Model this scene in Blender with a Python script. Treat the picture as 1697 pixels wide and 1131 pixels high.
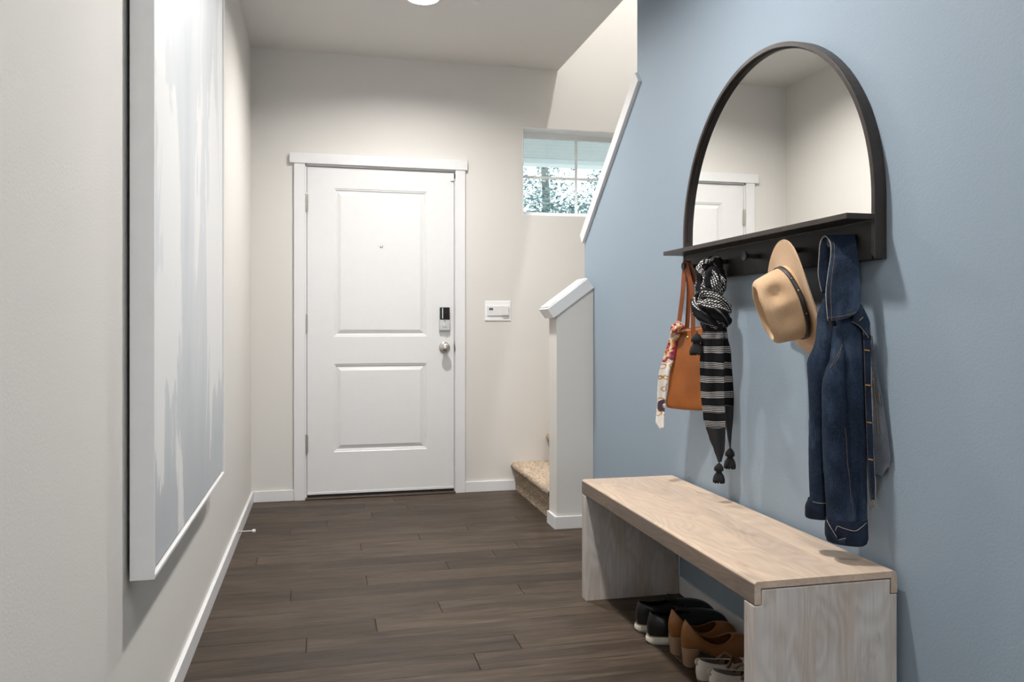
import bpy, bmesh, math, random
from mathutils import Vector, noise
random.seed(7)
R = math.radians
for o in list(bpy.data.objects): bpy.data.objects.remove(o)
sc = bpy.context.scene
COL = sc.collection

# ------------------------------------------------------------------ camera, world, exposure
cam_d = bpy.data.cameras.new('camera'); cam = bpy.data.objects.new('camera', cam_d); COL.objects.link(cam)
cam_d.sensor_width = 36.0; cam_d.lens = 1332.135/1697*36; cam_d.shift_y = (538.92-565.5)/1697
cam_d.clip_start = 0.02
cam.location = (0.4252, -5.1165, 1.0783); cam.rotation_euler = (R(90), 0, -R(13.216))
sc.camera = cam
W = bpy.data.worlds.new('sky'); sc.world = W; W.use_nodes = True
bg = W.node_tree.nodes['Background']; bg.inputs[0].default_value = (0.90, 0.95, 1.0, 1); bg.inputs[1].default_value = 2.8
vs = sc.view_settings
vs.view_transform = 'Standard'; vs.look = 'None'; vs.gamma = 1; vs.use_curve_mapping = False
vs.exposure = 0.34
LAMP = 810.0            # emission of a hall downlight
LAMP_COL = (1.0, 0.965, 0.925)
sc.cycles.diffuse_bounces = 6; sc.cycles.max_bounces = 14; sc.cycles.transparent_max_bounces = 16
sc.cycles.use_denoising = True
sc.cycles.sample_clamp_indirect = 8.0

# ------------------------------------------------------------------ materials
MATS = {}
def new_mat(name):
    m = bpy.data.materials.new(name); m.use_nodes = True; MATS[name] = m
    nt = m.node_tree; b = nt.nodes['Principled BSDF']
    return m, nt, b
def N(nt, t, **kw):
    n = nt.nodes.new(t)
    for k, v in kw.items():
        if k.startswith('i_'):
            n.inputs[k[2:].replace('_', ' ')].default_value = v
        else: setattr(n, k, v)
    return n
def L(nt, a, b): nt.links.new(a, b)
def ramp(nt, fac, stops):
    r = nt.nodes.new('ShaderNodeValToRGB'); e = r.color_ramp.elements
    while len(e) < len(stops): e.new(0.5)
    for q, (p, c) in zip(e, stops):
        q.position = p; q.color = tuple(c) + (1,) if len(c) == 3 else c
    L(nt, fac, r.inputs[0]); return r.outputs[0]
def coords(nt, scale=(1,1,1), rot=(0,0,0), kind='Object'):
    tc = N(nt, 'ShaderNodeTexCoord'); mp = N(nt, 'ShaderNodeMapping')
    mp.inputs['Scale'].default_value = scale; mp.inputs['Rotation'].default_value = rot
    L(nt, tc.outputs[kind], mp.inputs['Vector']); return mp.outputs[0]
def bump(nt, b, h, strength=0.2, dist=0.002):
    n = N(nt, 'ShaderNodeBump'); n.inputs['Strength'].default_value = strength; n.inputs['Distance'].default_value = dist
    L(nt, h, n.inputs['Height']); L(nt, n.outputs[0], b.inputs['Normal'])
def mixc(nt, fac, a, b_):
    m = N(nt, 'ShaderNodeMix', data_type='RGBA')
    if isinstance(fac, (int, float)): m.inputs[0].default_value = fac
    else: L(nt, fac, m.inputs[0])
    for s, v in ((6, a), (7, b_)):
        if isinstance(v, tuple): m.inputs[s].default_value = v + (1,) if len(v) == 3 else v
        else: L(nt, v, m.inputs[s])
    return m.outputs[2]
def mth(nt, op, a, b_=None, c=None):
    m = N(nt, 'ShaderNodeMath', operation=op)
    for i, v in enumerate((a, b_, c)):
        if v is None: continue
        if isinstance(v, (int, float)): m.inputs[i].default_value = v
        else: L(nt, v, m.inputs[i])
    return m.outputs[0]
def noi(nt, vec, scale, detail=4, rough=0.5, dist=0.0):
    n = N(nt, 'ShaderNodeTexNoise'); n.inputs['Scale'].default_value = scale; n.inputs['Detail'].default_value = detail
    n.inputs['Roughness'].default_value = rough; n.inputs['Distortion'].default_value = dist
    L(nt, vec, n.inputs['Vector']); return n.outputs['Fac']

def paint(name, col, rough=0.75, peel=0.25, scale=170):
    m, nt, b = new_mat(name); b.inputs['Base Color'].default_value = col + (1,); b.inputs['Roughness'].default_value = rough
    if peel:
        bump(nt, b, noi(nt, coords(nt), scale, 3, 0.55), peel, 0.0015)
    return m
def plain(name, col, rough=0.5, metal=0.0, var=0.0, vscale=20, spec=0.5):
    m, nt, b = new_mat(name); b.inputs['Roughness'].default_value = rough; b.inputs['Metallic'].default_value = metal
    b.inputs['Specular IOR Level'].default_value = spec
    if var:
        f = noi(nt, coords(nt), vscale, 4)
        L(nt, ramp(nt, f, [(0.3, tuple(c*(1-var) for c in col)), (0.7, tuple(min(1, c*(1+var)) for c in col))]), b.inputs['Base Color'])
    else: b.inputs['Base Color'].default_value = col + (1,)
    return m

paint('greige', (0.640, 0.622, 0.592)); paint('ceiling_paint', (0.675, 0.662, 0.642), 0.85, 0.2, 140)
paint('blue_paint', (0.262, 0.330, 0.396), 0.62, 0.35)
plain('trim_white', (0.70, 0.70, 0.705), 0.35, var=0.01); plain('door_white', (0.69, 0.69, 0.69), 0.32, var=0.01)
plain('vinyl', (0.82, 0.83, 0.83), 0.4, var=0.01)
plain('nickel', (0.62, 0.60, 0.56), 0.28, 1.0, 0.06); plain('chrome', (0.75, 0.75, 0.74), 0.16, 1.0, 0.05)
plain('black_gloss', (0.008, 0.008, 0.009), 0.06, 0.0, 0.1); plain('dark_gap', (0.012, 0.012, 0.012), 0.7, var=0.2)
plain('threshold_brown', (0.06, 0.042, 0.03), 0.4, var=0.25, vscale=60); plain('lcd', (0.10, 0.13, 0.14), 0.25, var=0.1)
plain('bronze', (0.040, 0.031, 0.027), 0.38, 0.35, 0.18, 30); plain('bronze_matte', (0.010, 0.009, 0.0085), 0.55, 0.0, 0.15, 30)
plain('mirror_silver', (0.93, 0.93, 0.91), 0.005, 1.0)
plain('frame_white', (0.72, 0.715, 0.71), 0.42, var=0.02); plain('rubber_white', (0.78, 0.77, 0.74), 0.5, var=0.03)
plain('steel_rod', (0.66, 0.64, 0.61), 0.3, 0.8, 0.05); plain('porch_white', (0.50, 0.51, 0.505), 0.6, var=0.03)
plain('brass', (0.75, 0.50, 0.20), 0.3, 1.0, 0.1)
plain('thread_tan', (0.14, 0.095, 0.062), 0.85, var=0.25, vscale=300); plain('thread_orange', (0.45, 0.24, 0.07), 0.8, var=0.2, vscale=200); plain('edge_pale', (0.30, 0.265, 0.245), 0.9, var=0.3, vscale=260)
plain('strap_black', (0.014, 0.012, 0.010), 0.45, var=0.2, vscale=80); plain('tassel_black', (0.005, 0.005, 0.006), 0.9, var=0.3, vscale=200)
plain('black_leather', (0.006, 0.0065, 0.008), 0.30, var=0.3, vscale=40); plain('black_suede', (0.006, 0.006, 0.007), 0.85, var=0.3, vscale=90)
plain('sole_white', (0.66, 0.62, 0.54), 0.55, var=0.05, vscale=60); plain('sole_tan', (0.17, 0.10, 0.055), 0.6, var=0.15, vscale=90)
plain('lining_dark', (0.035, 0.022, 0.015), 0.8, var=0.2); plain('white_leather', (0.60, 0.54, 0.48), 0.5, var=0.06, vscale=50)
plain('lining_grey', (0.11, 0.09, 0.075), 0.8, var=0.2); plain('tassel_brown', (0.13, 0.055, 0.02), 0.55, var=0.3, vscale=120)

def leather(name, a, b_, rough=0.38):
    m, nt, b = new_mat(name); v = coords(nt)
    L(nt, ramp(nt, noi(nt, v, 9, 4), [(0.3, a), (0.7, b_)]), b.inputs['Base Color']); b.inputs['Roughness'].default_value = rough
    bump(nt, b, noi(nt, v, 420, 2), 0.12, 0.001)
leather('cognac', (0.27, 0.078, 0.012), (0.37, 0.115, 0.021)); leather('cognac_strap', (0.18, 0.042, 0.007), (0.26, 0.066, 0.012))
leather('tan_shoe', (0.22, 0.085, 0.022), (0.30, 0.12, 0.034), 0.3)

def floor_wood(name, use_random):
    m, nt, b = new_mat(name)
    tc = N(nt, 'ShaderNodeTexCoord'); oi = N(nt, 'ShaderNodeObjectInfo')
    add = N(nt, 'ShaderNodeVectorMath', operation='ADD'); cx = N(nt, 'ShaderNodeCombineXYZ')
    L(nt, mth(nt, 'MULTIPLY', oi.outputs['Random'], 37.0), cx.inputs[0]); L(nt, mth(nt, 'MULTIPLY', oi.outputs['Random'], 91.0), cx.inputs[1])
    L(nt, tc.outputs['Object'], add.inputs[0]); L(nt, cx.outputs[0], add.inputs[1])
    def mp(s):
        q = N(nt, 'ShaderNodeMapping'); q.inputs['Scale'].default_value = s; L(nt, add.outputs[0], q.inputs['Vector']); return q.outputs[0]
    broad = noi(nt, mp((1.6, 14, 1)), 1.6, 5, 0.6, 0.8)
    grain = noi(nt, mp((3.0, 85, 1)), 2.2, 6, 0.65, 0.4)
    fine = noi(nt, mp((12, 420, 1)), 1.0, 2, 0.5)
    base = ramp(nt, broad, [(0.25, (0.020, 0.013, 0.008)), (0.46, (0.054, 0.037, 0.025)), (0.60, (0.076, 0.054, 0.038)), (0.78, (0.125, 0.093, 0.068))])
    dark = mixc(nt, ramp(nt, grain, [(0.36, (1, 1, 1)), (0.54, (0, 0, 0))]), base, (0.014, 0.009, 0.006))
    # per plank tone
    tone = mth(nt, 'MULTIPLY_ADD', oi.outputs['Random'], 0.55, 0.74)
    hs = N(nt, 'ShaderNodeHueSaturation'); L(nt, tone, hs.inputs['Value']); L(nt, mixc(nt, 0.7, base, dark), hs.inputs['Color'])
    L(nt, hs.outputs[0], b.inputs['Base Color'])
    L(nt, mth(nt, 'MULTIPLY_ADD', fine, 0.14, 0.44), b.inputs['Roughness']); b.inputs['Specular IOR Level'].default_value = 0.28
    bump(nt, b, mth(nt, 'MULTIPLY_ADD', fine, 0.5, grain), 0.25, 0.0012)
floor_wood('floor_wood', True)
plain('floor_groove', (0.020, 0.014, 0.010), 0.7, var=0.2)

def bench_wood(name, axis, warm, grey, gmix, dark):
    m, nt, b = new_mat(name)
    tc = N(nt, 'ShaderNodeTexCoord'); sx = N(nt, 'ShaderNodeSeparateXYZ'); L(nt, tc.outputs['Object'], sx.inputs[0])
    bd = mth(nt, 'FLOOR', mth(nt, 'MULTIPLY_ADD', sx.outputs[0], 9.4, 0.3))          # glued boards side by side
    wn = N(nt, 'ShaderNodeTexWhiteNoise', noise_dimensions='1D'); L(nt, bd, wn.inputs['W'])
    cx = N(nt, 'ShaderNodeCombineXYZ')
    for k in range(3): L(nt, mth(nt, 'MULTIPLY', wn.outputs['Value'], 13.0+7*k), cx.inputs[k])
    ad = N(nt, 'ShaderNodeVectorMath', operation='ADD'); L(nt, tc.outputs['Object'], ad.inputs[0]); L(nt, cx.outputs[0], ad.inputs[1])
    def mp(a, g):
        q = N(nt, 'ShaderNodeMapping'); q.inputs['Scale'].default_value = {'y': (a, g, a), 'z': (a, a, g)}[axis]
        L(nt, ad.outputs[0], q.inputs['Vector']); return q.outputs[0]
    low = noi(nt, mp(6.0, 1.5), 1.0, 2, 0.5, 0.4)
    rings = mth(nt, 'MULTIPLY_ADD', mth(nt, 'SINE', mth(nt, 'MULTIPLY', low, 95.0)), 0.5, 0.5)     # contour figure
    patch = noi(nt, mp(7.0, 2.2), 1.0, 4, 0.55, 0.8); fine = noi(nt, mp(150, 7), 1.0, 3, 0.6)
    tone = ramp(nt, patch, [(0.34, (0, 0, 0)), (0.62, (1, 1, 1))])
    col = mixc(nt, mth(nt, 'MULTIPLY_ADD', tone, gmix, mth(nt, 'MULTIPLY', wn.outputs['Value'], 0.4)), warm, grey)
    knot = ramp(nt, noi(nt, mp(9.0, 3.0), 1.0, 3, 0.6, 1.2), [(0.62, (0, 0, 0)), (0.78, (1, 1, 1))])
    col = mixc(nt, mth(nt, 'MULTIPLY', knot, 0.75), col, dark)
    col = mixc(nt, mth(nt, 'MULTIPLY', rings, 0.22), col, dark)
    col = mixc(nt, mth(nt, 'MULTIPLY', ramp(nt, fine, [(0.35, (1, 1, 1)), (0.52, (0, 0, 0))]), 0.22), col, dark)
    L(nt, col, b.inputs['Base Color']); b.inputs['Roughness'].default_value = 0.52; b.inputs['Specular IOR Level'].default_value = 0.35
    bump(nt, b, fine, 0.10, 0.001)
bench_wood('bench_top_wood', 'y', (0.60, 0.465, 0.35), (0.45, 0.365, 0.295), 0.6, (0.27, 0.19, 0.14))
bench_wood('bench_apron_shaded', 'y', (0.235, 0.178, 0.138), (0.18, 0.148, 0.124), 0.7, (0.095, 0.072, 0.058))  # browner wood, darkened further so the front's shade is in the colour
bench_wood('bench_leg_wood', 'z', (0.45, 0.365, 0.295), (0.58, 0.565, 0.55), 0.75, (0.24, 0.205, 0.18))

def carpet():
    m, nt, b = new_mat('carpet'); v = coords(nt)
    f = noi(nt, v, 95, 3, 0.75); g = noi(nt, v, 30, 3)
    c = ramp(nt, f, [(0.32, (0.17, 0.125, 0.085)), (0.48, (0.42, 0.335, 0.25)), (0.68, (0.62, 0.52, 0.41))])
    c = mixc(nt, mth(nt, 'MULTIPLY', g, 0.25), c, (0.35, 0.26, 0.18))
    L(nt, c, b.inputs['Base Color']); b.inputs['Roughness'].default_value = 1.0; b.inputs['Specular IOR Level'].default_value = 0.05
    bump(nt, b, f, 0.9, 0.006)
carpet()

def felt():
    m, nt, b = new_mat('felt'); v = coords(nt)
    c = mixc(nt, noi(nt, v, 260, 3, 0.7), (0.43, 0.275, 0.155), (0.64, 0.445, 0.285))
    L(nt, c, b.inputs['Base Color']); b.inputs['Roughness'].default_value = 0.95; b.inputs['Specular IOR Level'].default_value = 0.1
    b.inputs['Sheen Weight'].default_value = 0.15; bump(nt, b, noi(nt, v, 500, 2), 0.25, 0.001)
felt()

def denim(name, lo, mid, hi):
    m, nt, b = new_mat(name); v = coords(nt)
    big = noi(nt, coords(nt, (1, 1, 0.45)), 11, 4, 0.55); tw = noi(nt, coords(nt, (1, 1, 0.25)), 700, 2)
    c = ramp(nt, big, [(0.30, lo), (0.52, mid), (0.74, hi)])
    c = mixc(nt, mth(nt, 'MULTIPLY', ramp(nt, tw, [(0.45, (0, 0, 0)), (0.65, (1, 1, 1))]), 0.11), c, tuple(min(1, x*2.2) for x in hi))
    L(nt, c, b.inputs['Base Color']); b.inputs['Roughness'].default_value = 0.9; b.inputs['Specular IOR Level'].default_value = 0.15
    bump(nt, b, mth(nt, 'MULTIPLY_ADD', noi(nt, v, 60, 3), 0.8, tw), 0.35, 0.0015)
denim('denim', (0.006, 0.010, 0.021), (0.013, 0.023, 0.044), (0.055, 0.080, 0.125))
denim('denim_dark', (0.004, 0.006, 0.013), (0.008, 0.013, 0.026), (0.020, 0.030, 0.050))
denim('denim_reverse', (0.050, 0.058, 0.072), (0.085, 0.098, 0.118), (0.14, 0.155, 0.18))

def scarf_mat():
    m, nt, b = new_mat('scarf_print')
    tc = N(nt, 'ShaderNodeTexCoord'); sx = N(nt, 'ShaderNodeSeparateXYZ'); L(nt, tc.outputs['UV'], sx.inputs[0])
    u, v = sx.outputs[0], sx.outputs[1]
    v = mth(nt, 'ADD', v, mth(nt, 'MULTIPLY', noi(nt, tc.outputs['UV'], 9, 1), 0.012))
    band = mth(nt, 'LESS_THAN', mth(nt, 'FRACT', mth(nt, 'DIVIDE', v, 0.0510)), 0.45)
    du = mth(nt, 'LESS_THAN', mth(nt, 'ABSOLUTE', mth(nt, 'SUBTRACT', mth(nt, 'FRACT', mth(nt, 'DIVIDE', u, 0.0064)), 0.5)), 0.30)
    dv = mth(nt, 'LESS_THAN', mth(nt, 'ABSOLUTE', mth(nt, 'SUBTRACT', mth(nt, 'FRACT', mth(nt, 'DIVIDE', v, 0.00594)), 0.5)), 0.25)
    k = mth(nt, 'MULTIPLY', band, mth(nt, 'MULTIPLY', du, dv))
    L(nt, mixc(nt, k, (0.007, 0.007, 0.009), (0.72, 0.70, 0.68)), b.inputs['Base Color']); b.inputs['Roughness'].default_value = 0.85
    b.inputs['Specular IOR Level'].default_value = 0.2
    bump(nt, b, noi(nt, coords(nt), 90, 3), 0.3, 0.002)
scarf_mat()
plain('scarf_sheer', (0.014, 0.014, 0.017), 0.85, var=0.2, vscale=120)

def silk():
    m, nt, b = new_mat('silk_print')
    tc = N(nt, 'ShaderNodeTexCoord'); mp = N(nt, 'ShaderNodeMapping'); L(nt, tc.outputs['UV'], mp.inputs['Vector'])
    uv = mp.outputs[0]; sx = N(nt, 'ShaderNodeSeparateXYZ'); L(nt, uv, sx.inputs[0])
    vo = N(nt, 'ShaderNodeTexVoronoi'); vo.inputs['Scale'].default_value = 38; L(nt, uv, vo.inputs['Vector'])
    d = vo.outputs['Distance']
    ring = mth(nt, 'LESS_THAN', mth(nt, 'ABSOLUTE', mth(nt, 'SUBTRACT', d, 0.36)), 0.055)
    white = (0.70, 0.66, 0.61)
    ringcol = ramp(nt, noi(nt, uv, 26, 2), [(0.35, (0.10, 0.03, 0.02)), (0.5, (0.50, 0.28, 0.05)), (0.65, (0.30, 0.02, 0.04))])
    c = mixc(nt, ring, white, ringcol)
    # coloured blotches near the knot
    bl = ramp(nt, noi(nt, uv, 45, 3, 0.6, 0.5), [(0.36, (0.012, 0.014, 0.05)), (0.46, (0.50, 0.02, 0.06)), (0.52, (0.55, 0.36, 0.05)), (0.60, white), (0.72, (0.03, 0.02, 0.05))])
    top = mth(nt, 'GREATER_THAN', mth(nt, 'ADD', sx.outputs[1], mth(nt, 'MULTIPLY', noi(nt, uv, 30, 2), 0.05)), 0.285)
    c = mixc(nt, top, c, bl)
    dq = N(nt, 'ShaderNodeVectorMath', operation='DISTANCE'); L(nt, uv, dq.inputs[0]); dq.inputs[1].default_value = (0.026, 0.090, 0)
    low = mth(nt, 'MULTIPLY', mth(nt, 'LESS_THAN', dq.outputs['Value'], 0.024), mth(nt, 'GREATER_THAN', dq.outputs['Value'], 0.009))
    c = mixc(nt, low, c, (0.05, 0.02, 0.04))
    L(nt, c, b.inputs['Base Color']); b.inputs['Roughness'].default_value = 0.45; b.inputs['Sheen Weight'].default_value = 0.2
silk()

def stacked_heel():
    m, nt, b = new_mat('stacked_heel')
    tc = N(nt, 'ShaderNodeTexCoord'); sx = N(nt, 'ShaderNodeSeparateXYZ'); L(nt, tc.outputs['Object'], sx.inputs[0])
    fr = mth(nt, 'FRACT', mth(nt, 'DIVIDE', sx.outputs[2], 0.0046))
    c = mixc(nt, mth(nt, 'LESS_THAN', fr, 0.24), (0.36, 0.225, 0.135), (0.085, 0.040, 0.02))
    c = mixc(nt, mth(nt, 'MULTIPLY', noi(nt, coords(nt), 60, 3), 0.4), c, (0.25, 0.14, 0.08))
    L(nt, c, b.inputs['Base Color']); b.inputs['Roughness'].default_value = 0.55
stacked_heel()

def canvas_art():
    m, nt, b = new_mat('abstract_canvas')
    a = noi(nt, coords(nt, (1, 1.1, 0.45)), 2.0, 5, 0.5, 0.5)
    d = noi(nt, coords(nt, (1, 2.1, 0.62)), 1.6, 8, 0.6, 0.8)
    e = noi(nt, coords(nt, (1, 30, 1.2)), 2.0, 4, 0.6, 0.2)
    s = noi(nt, coords(nt, (1, 16, 6)), 3.0, 3, 0.5)
    white = (0.71, 0.71, 0.705)
    grey = ramp(nt, a, [(0.32, (0.46, 0.49, 0.515)), (0.5, (0.56, 0.585, 0.605)), (0.68, (0.64, 0.655, 0.665))])
    grey = mixc(nt, mth(nt, 'MULTIPLY', e, 0.35), grey, (0.64, 0.66, 0.67))
    tc = N(nt, 'ShaderNodeTexCoord'); sx = N(nt, 'ShaderNodeSeparateXYZ'); L(nt, tc.outputs['Object'], sx.inputs[0])
    low = N(nt, 'ShaderNodeMapRange'); low.inputs[1].default_value = 0.50; low.inputs[2].default_value = 0.12; L(nt, mth(nt, 'ADD', sx.outputs[2], mth(nt, 'MULTIPLY_ADD', d, 0.5, -0.25)), low.inputs[0]); low = low.outputs[0]
    grey = mixc(nt, mth(nt, 'MULTIPLY', low, 0.7), grey, (0.40, 0.43, 0.46))
    mask = ramp(nt, mth(nt, 'SUBTRACT', mth(nt, 'MULTIPLY_ADD', a, 0.45, mth(nt, 'MULTIPLY', d, 0.55)), mth(nt, 'MULTIPLY', low, 0.07)), [(0.508, (1, 1, 1)), (0.520, (0, 0, 0))])
    c = mixc(nt, mask, white, grey)
    drip = ramp(nt, s, [(0.70, (0, 0, 0)), (0.715, (1, 1, 1))])
    c = mixc(nt, mth(nt, 'MULTIPLY', drip, 0.5), c, (0.50, 0.53, 0.56))
    L(nt, c, b.inputs['Base Color']); b.inputs['Roughness'].default_value = 0.5
    bump(nt, b, mth(nt, 'ADD', d, mth(nt, 'MULTIPLY', e, 0.4)), 0.12, 0.002)
canvas_art()

def leaves():
    m, nt, b = new_mat('leaves')
    g = N(nt, 'ShaderNodeNewGeometry')
    L(nt, ramp(nt, g.outputs['Random Per Island'], [(0.0, (0.11, 0.17, 0.18)), (0.6, (0.20, 0.275, 0.28)), (1.0, (0.42, 0.47, 0.42))]), b.inputs['Base Color'])
    b.inputs['Roughness'].default_value = 0.6
    b.inputs['Transmission Weight'].default_value = 0.0
leaves()
plain('bark', (0.22, 0.21, 0.19), 0.9, var=0.3, vscale=9); plain('paving', (0.52, 0.51, 0.48), 0.9, var=0.1, vscale=3); plain('lawn', (0.16, 0.17, 0.13), 0.95, var=0.3, vscale=4)
def glass_mat():
    m, nt, b = new_mat('window_glass')
    tr = N(nt, 'ShaderNodeBsdfTransparent'); gl = N(nt, 'ShaderNodeBsdfGlossy'); gl.inputs['Roughness'].default_value = 0.01
    tr.inputs[0].default_value = (0.88, 0.95, 0.96, 1)
    fr = N(nt, 'ShaderNodeFresnel'); fr.inputs[0].default_value = 1.45; mx = N(nt, 'ShaderNodeMixShader')
    L(nt, fr.outputs[0], mx.inputs[0]); L(nt, tr.outputs[0], mx.inputs[1]); L(nt, gl.outputs[0], mx.inputs[2])
    L(nt, mx.outputs[0], nt.nodes['Material Output'].inputs['Surface']); nt.nodes.remove(b)
glass_mat()
def emis(name, col, s):
    m, nt, b = new_mat(name); b.inputs['Base Color'].default_value = (0.8, 0.8, 0.8, 1)
    b.inputs['Emission Color'].default_value = col + (1,); b.inputs['Emission Strength'].default_value = s
emis('led', LAMP_COL, LAMP); emis('led_stair', (1.0, 0.985, 0.96), LAMP*2.3)
emis('led_rear', LAMP_COL, LAMP*0.75)

# ------------------------------------------------------------------ mesh helpers
WL = {}
def tag(o, label=None, cat=None, group=None, kind=None):
    if label: o['label'] = label
    if cat: o['category'] = cat
    if group: o['group'] = group
    if kind: o['kind'] = kind
    return o
def empty(name, loc, label=None, cat=None, group=None, kind=None):
    o = bpy.data.objects.new(name, None); COL.objects.link(o); o.empty_display_size = 0.05
    o.location = loc; WL[o.name] = Vector(loc); return tag(o, label, cat, group, kind)
class MB:
    def __init__(s): s.v = []; s.f = []; s.uv = []
    def add(s, v, f, uv=None):
        k = len(s.v); s.v += [tuple(p) for p in v]; s.f += [tuple(i+k for i in q) for q in f]
        s.uv += list(uv) if uv else [(0, 0)]*len(v); return s
    def box(s, lo, hi):
        x0, y0, z0 = [min(a, b) for a, b in zip(lo, hi)]; x1, y1, z1 = [max(a, b) for a, b in zip(lo, hi)]
        v = [(x0,y0,z0),(x1,y0,z0),(x1,y1,z0),(x0,y1,z0),(x0,y0,z1),(x1,y0,z1),(x1,y1,z1),(x0,y1,z1)]
        return s.add(v, [(0,3,2,1),(4,5,6,7),(0,1,5,4),(1,2,6,5),(2,3,7,6),(3,0,4,7)])
    def prism(s, poly, axis, a, b):           # polygon in the other two axes, extruded along axis
        n = len(poly)
        def mk(p, t): return {'x': (t, p[0], p[1]), 'y': (p[0], t, p[1]), 'z': (p[0], p[1], t)}[axis]
        v = [mk(p, a) for p in poly] + [mk(p, b) for p in poly]
        f = [tuple(range(n)), tuple(range(2*n-1, n-1, -1))] + [(i, i+n, (i+1) % n+n, (i+1) % n) for i in range(n)]
        return s.add(v, f)
    def grid(s, fn, nu, nv, cu=False, cv=False, uvs=(1, 1)):
        v = []; uv = []
        mu = nu if cu else nu+1; mv = nv if cv else nv+1
        for j in range(mv):
            for i in range(mu):
                v.append(fn(i/nu, j/nv)); uv.append((i/nu*uvs[0], j/nv*uvs[1]))
        f = []
        for j in range(nv):
            for i in range(nu):
                a = j*mu+i; b_ = j*mu+(i+1) % mu; j2 = (j+1) % mv
                f.append((a, b_, j2*mu+(i+1) % mu, j2*mu+i))
        return s.add(v, f, uv)
    def lathe(s, prof, seg, o=(0,0,0), ax='z'):   # profile of (radius, along)
        def p(r, h, t):
            c, q = r*math.cos(t), r*math.sin(t)
            w = {'z': (c, q, h), 'y': (c, h, q), 'x': (h, c, q)}[ax]
            return tuple(w[i]+o[i] for i in range(3))
        m = len(prof)
        v = [p(r, h, 2*math.pi*i/seg) for r, h in prof for i in range(seg)]
        f = [(j*seg+i, j*seg+(i+1) % seg, (j+1)*seg+(i+1) % seg, (j+1)*seg+i) for j in range(m-1) for i in range(seg)]
        if prof[0][0] > 1e-6: f.append(tuple(range(seg-1, -1, -1)))
        if prof[-1][0] > 1e-6: f.append(tuple((m-1)*seg+i for i in range(seg)))
        return s.add(v, f)
    def tube(s, pts, rad, seg=8, flat=None, caps=True, ref=(0,0,1), wr=None):
        P = [Vector(p) for p in pts]; n = len(P)
        rad = rad if isinstance(rad, (list, tuple)) else [rad]*n
        ln = [0.0]
        for i in range(1, n): ln.append(ln[-1]+(P[i]-P[i-1]).length)
        T = [(P[min(i+1, n-1)]-P[max(i-1, 0)]).normalized() for i in range(n)]
        nrm = Vector(ref); nrm = nrm - T[0]*nrm.dot(T[0])
        if nrm.length < 1e-4: nrm = Vector((1, 0, 0)) - T[0]*T[0].x
        nrm.normalize(); v = []; uv = []
        for i in range(n):
            nrm = nrm - T[i]*nrm.dot(T[i]); nrm.normalize(); b_ = T[i].cross(nrm)
            for k in range(seg):
                t = 2*math.pi*k/seg; fl = flat if flat else 1.0; r = rad[i]
                if wr: r *= 1+wr(k/seg, ln[i])
                v.append(P[i]+nrm*(math.cos(t)*r)+b_*(math.sin(t)*r*fl)); uv.append((k/seg*6.28*rad[i], ln[i]))
        f = [(i*seg+k, i*seg+(k+1) % seg, (i+1)*seg+(k+1) % seg, (i+1)*seg+k) for i in range(n-1) for k in range(seg)]
        if caps: f += [tuple(range(seg-1, -1, -1)), tuple((n-1)*seg+k for k in range(seg))]
        return s.add(v, f, uv)
    def build(s, name, mat, parent=None, smooth=False, bevel=0, seg=2, sub=0, solid=0, origin=None, recalc=True):
        V = [Vector(p) for p in s.v]
        lo = [min(p[i] for p in V) for i in range(3)]; hi = [max(p[i] for p in V) for i in range(3)]
        og = Vector(origin) if origin else Vector(((lo[0]+hi[0])/2, (lo[1]+hi[1])/2, lo[2]))
        me = bpy.data.meshes.new(name); me.from_pydata([p-og for p in V], [], s.f)
        uvl = me.uv_layers.new(name='uv')
        for lp in me.loops: uvl.data[lp.index].uv = s.uv[lp.vertex_index]
        if recalc:
            bm = bmesh.new(); bm.from_mesh(me); bmesh.ops.recalc_face_normals(bm, faces=bm.faces); bm.to_mesh(me); bm.free()
        me.materials.append(MATS[mat])
        if smooth:
            for p in me.polygons: p.use_smooth = True
        o = bpy.data.objects.new(name, me); COL.objects.link(o)
        if parent: o.parent = parent; o.location = og - WL[parent.name]
        else: o.location = og
        WL[o.name] = og
        if solid:
            q = o.modifiers.new('thickness', 'SOLIDIFY'); q.thickness = abs(solid); q.offset = 0 if solid > 0 else -1
        if bevel:
            q = o.modifiers.new('bevel', 'BEVEL'); q.width = bevel; q.segments = seg; q.limit_method = 'ANGLE'; q.angle_limit = R(40)
        if sub:
            q = o.modifiers.new('subdivision', 'SUBSURF'); q.levels = sub; q.render_levels = sub
        return o
def box(name, lo, hi, mat, parent=None, bevel=0.0, seg=2): return MB().box(lo, hi).build(name, mat, parent, bevel=bevel, seg=seg)
def struct(o, label=None): o['kind'] = 'structure'; return tag(o, label) if label else o
def interp(tab, z):                           # rows sorted by descending z, smooth interpolation of the other columns
    if z >= tab[0][0]: return tab[0][1:]
    if z <= tab[-1][0]: return tab[-1][1:]
    for a, b_ in zip(tab, tab[1:]):
        if a[0] >= z >= b_[0]:
            t = (a[0]-z)/(a[0]-b_[0]); t = t*t*(3-2*t)*0.5+t*0.5
            return tuple(p+(q-p)*t for p, q in zip(a[1:], b_[1:]))
def crom(pts, n):                              # Catmull-Rom through points
    P = [Vector(p) for p in pts]; P = [P[0]*2-P[1]]+P+[P[-1]*2-P[-2]]; out = []
    m = len(P)-3
    for k in range(n+1):
        t = k/n*m; i = min(int(t), m-1); t -= i
        a, b_, c, d = P[i:i+4]
        out.append(0.5*((2*b_)+(c-a)*t+(2*a-5*b_+4*c-d)*t*t+(3*b_-a-3*c+d)*t**3))
    return out
def fbm(x, y, z=0): return noise.fractal(Vector((x, y, z)), 1.0, 2.0, 3)

# ------------------------------------------------------------------ the setting
H = 2.765; XB = 1.83; XB2 = 1.94; XS = 3.05; ZU = 5.40
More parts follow.
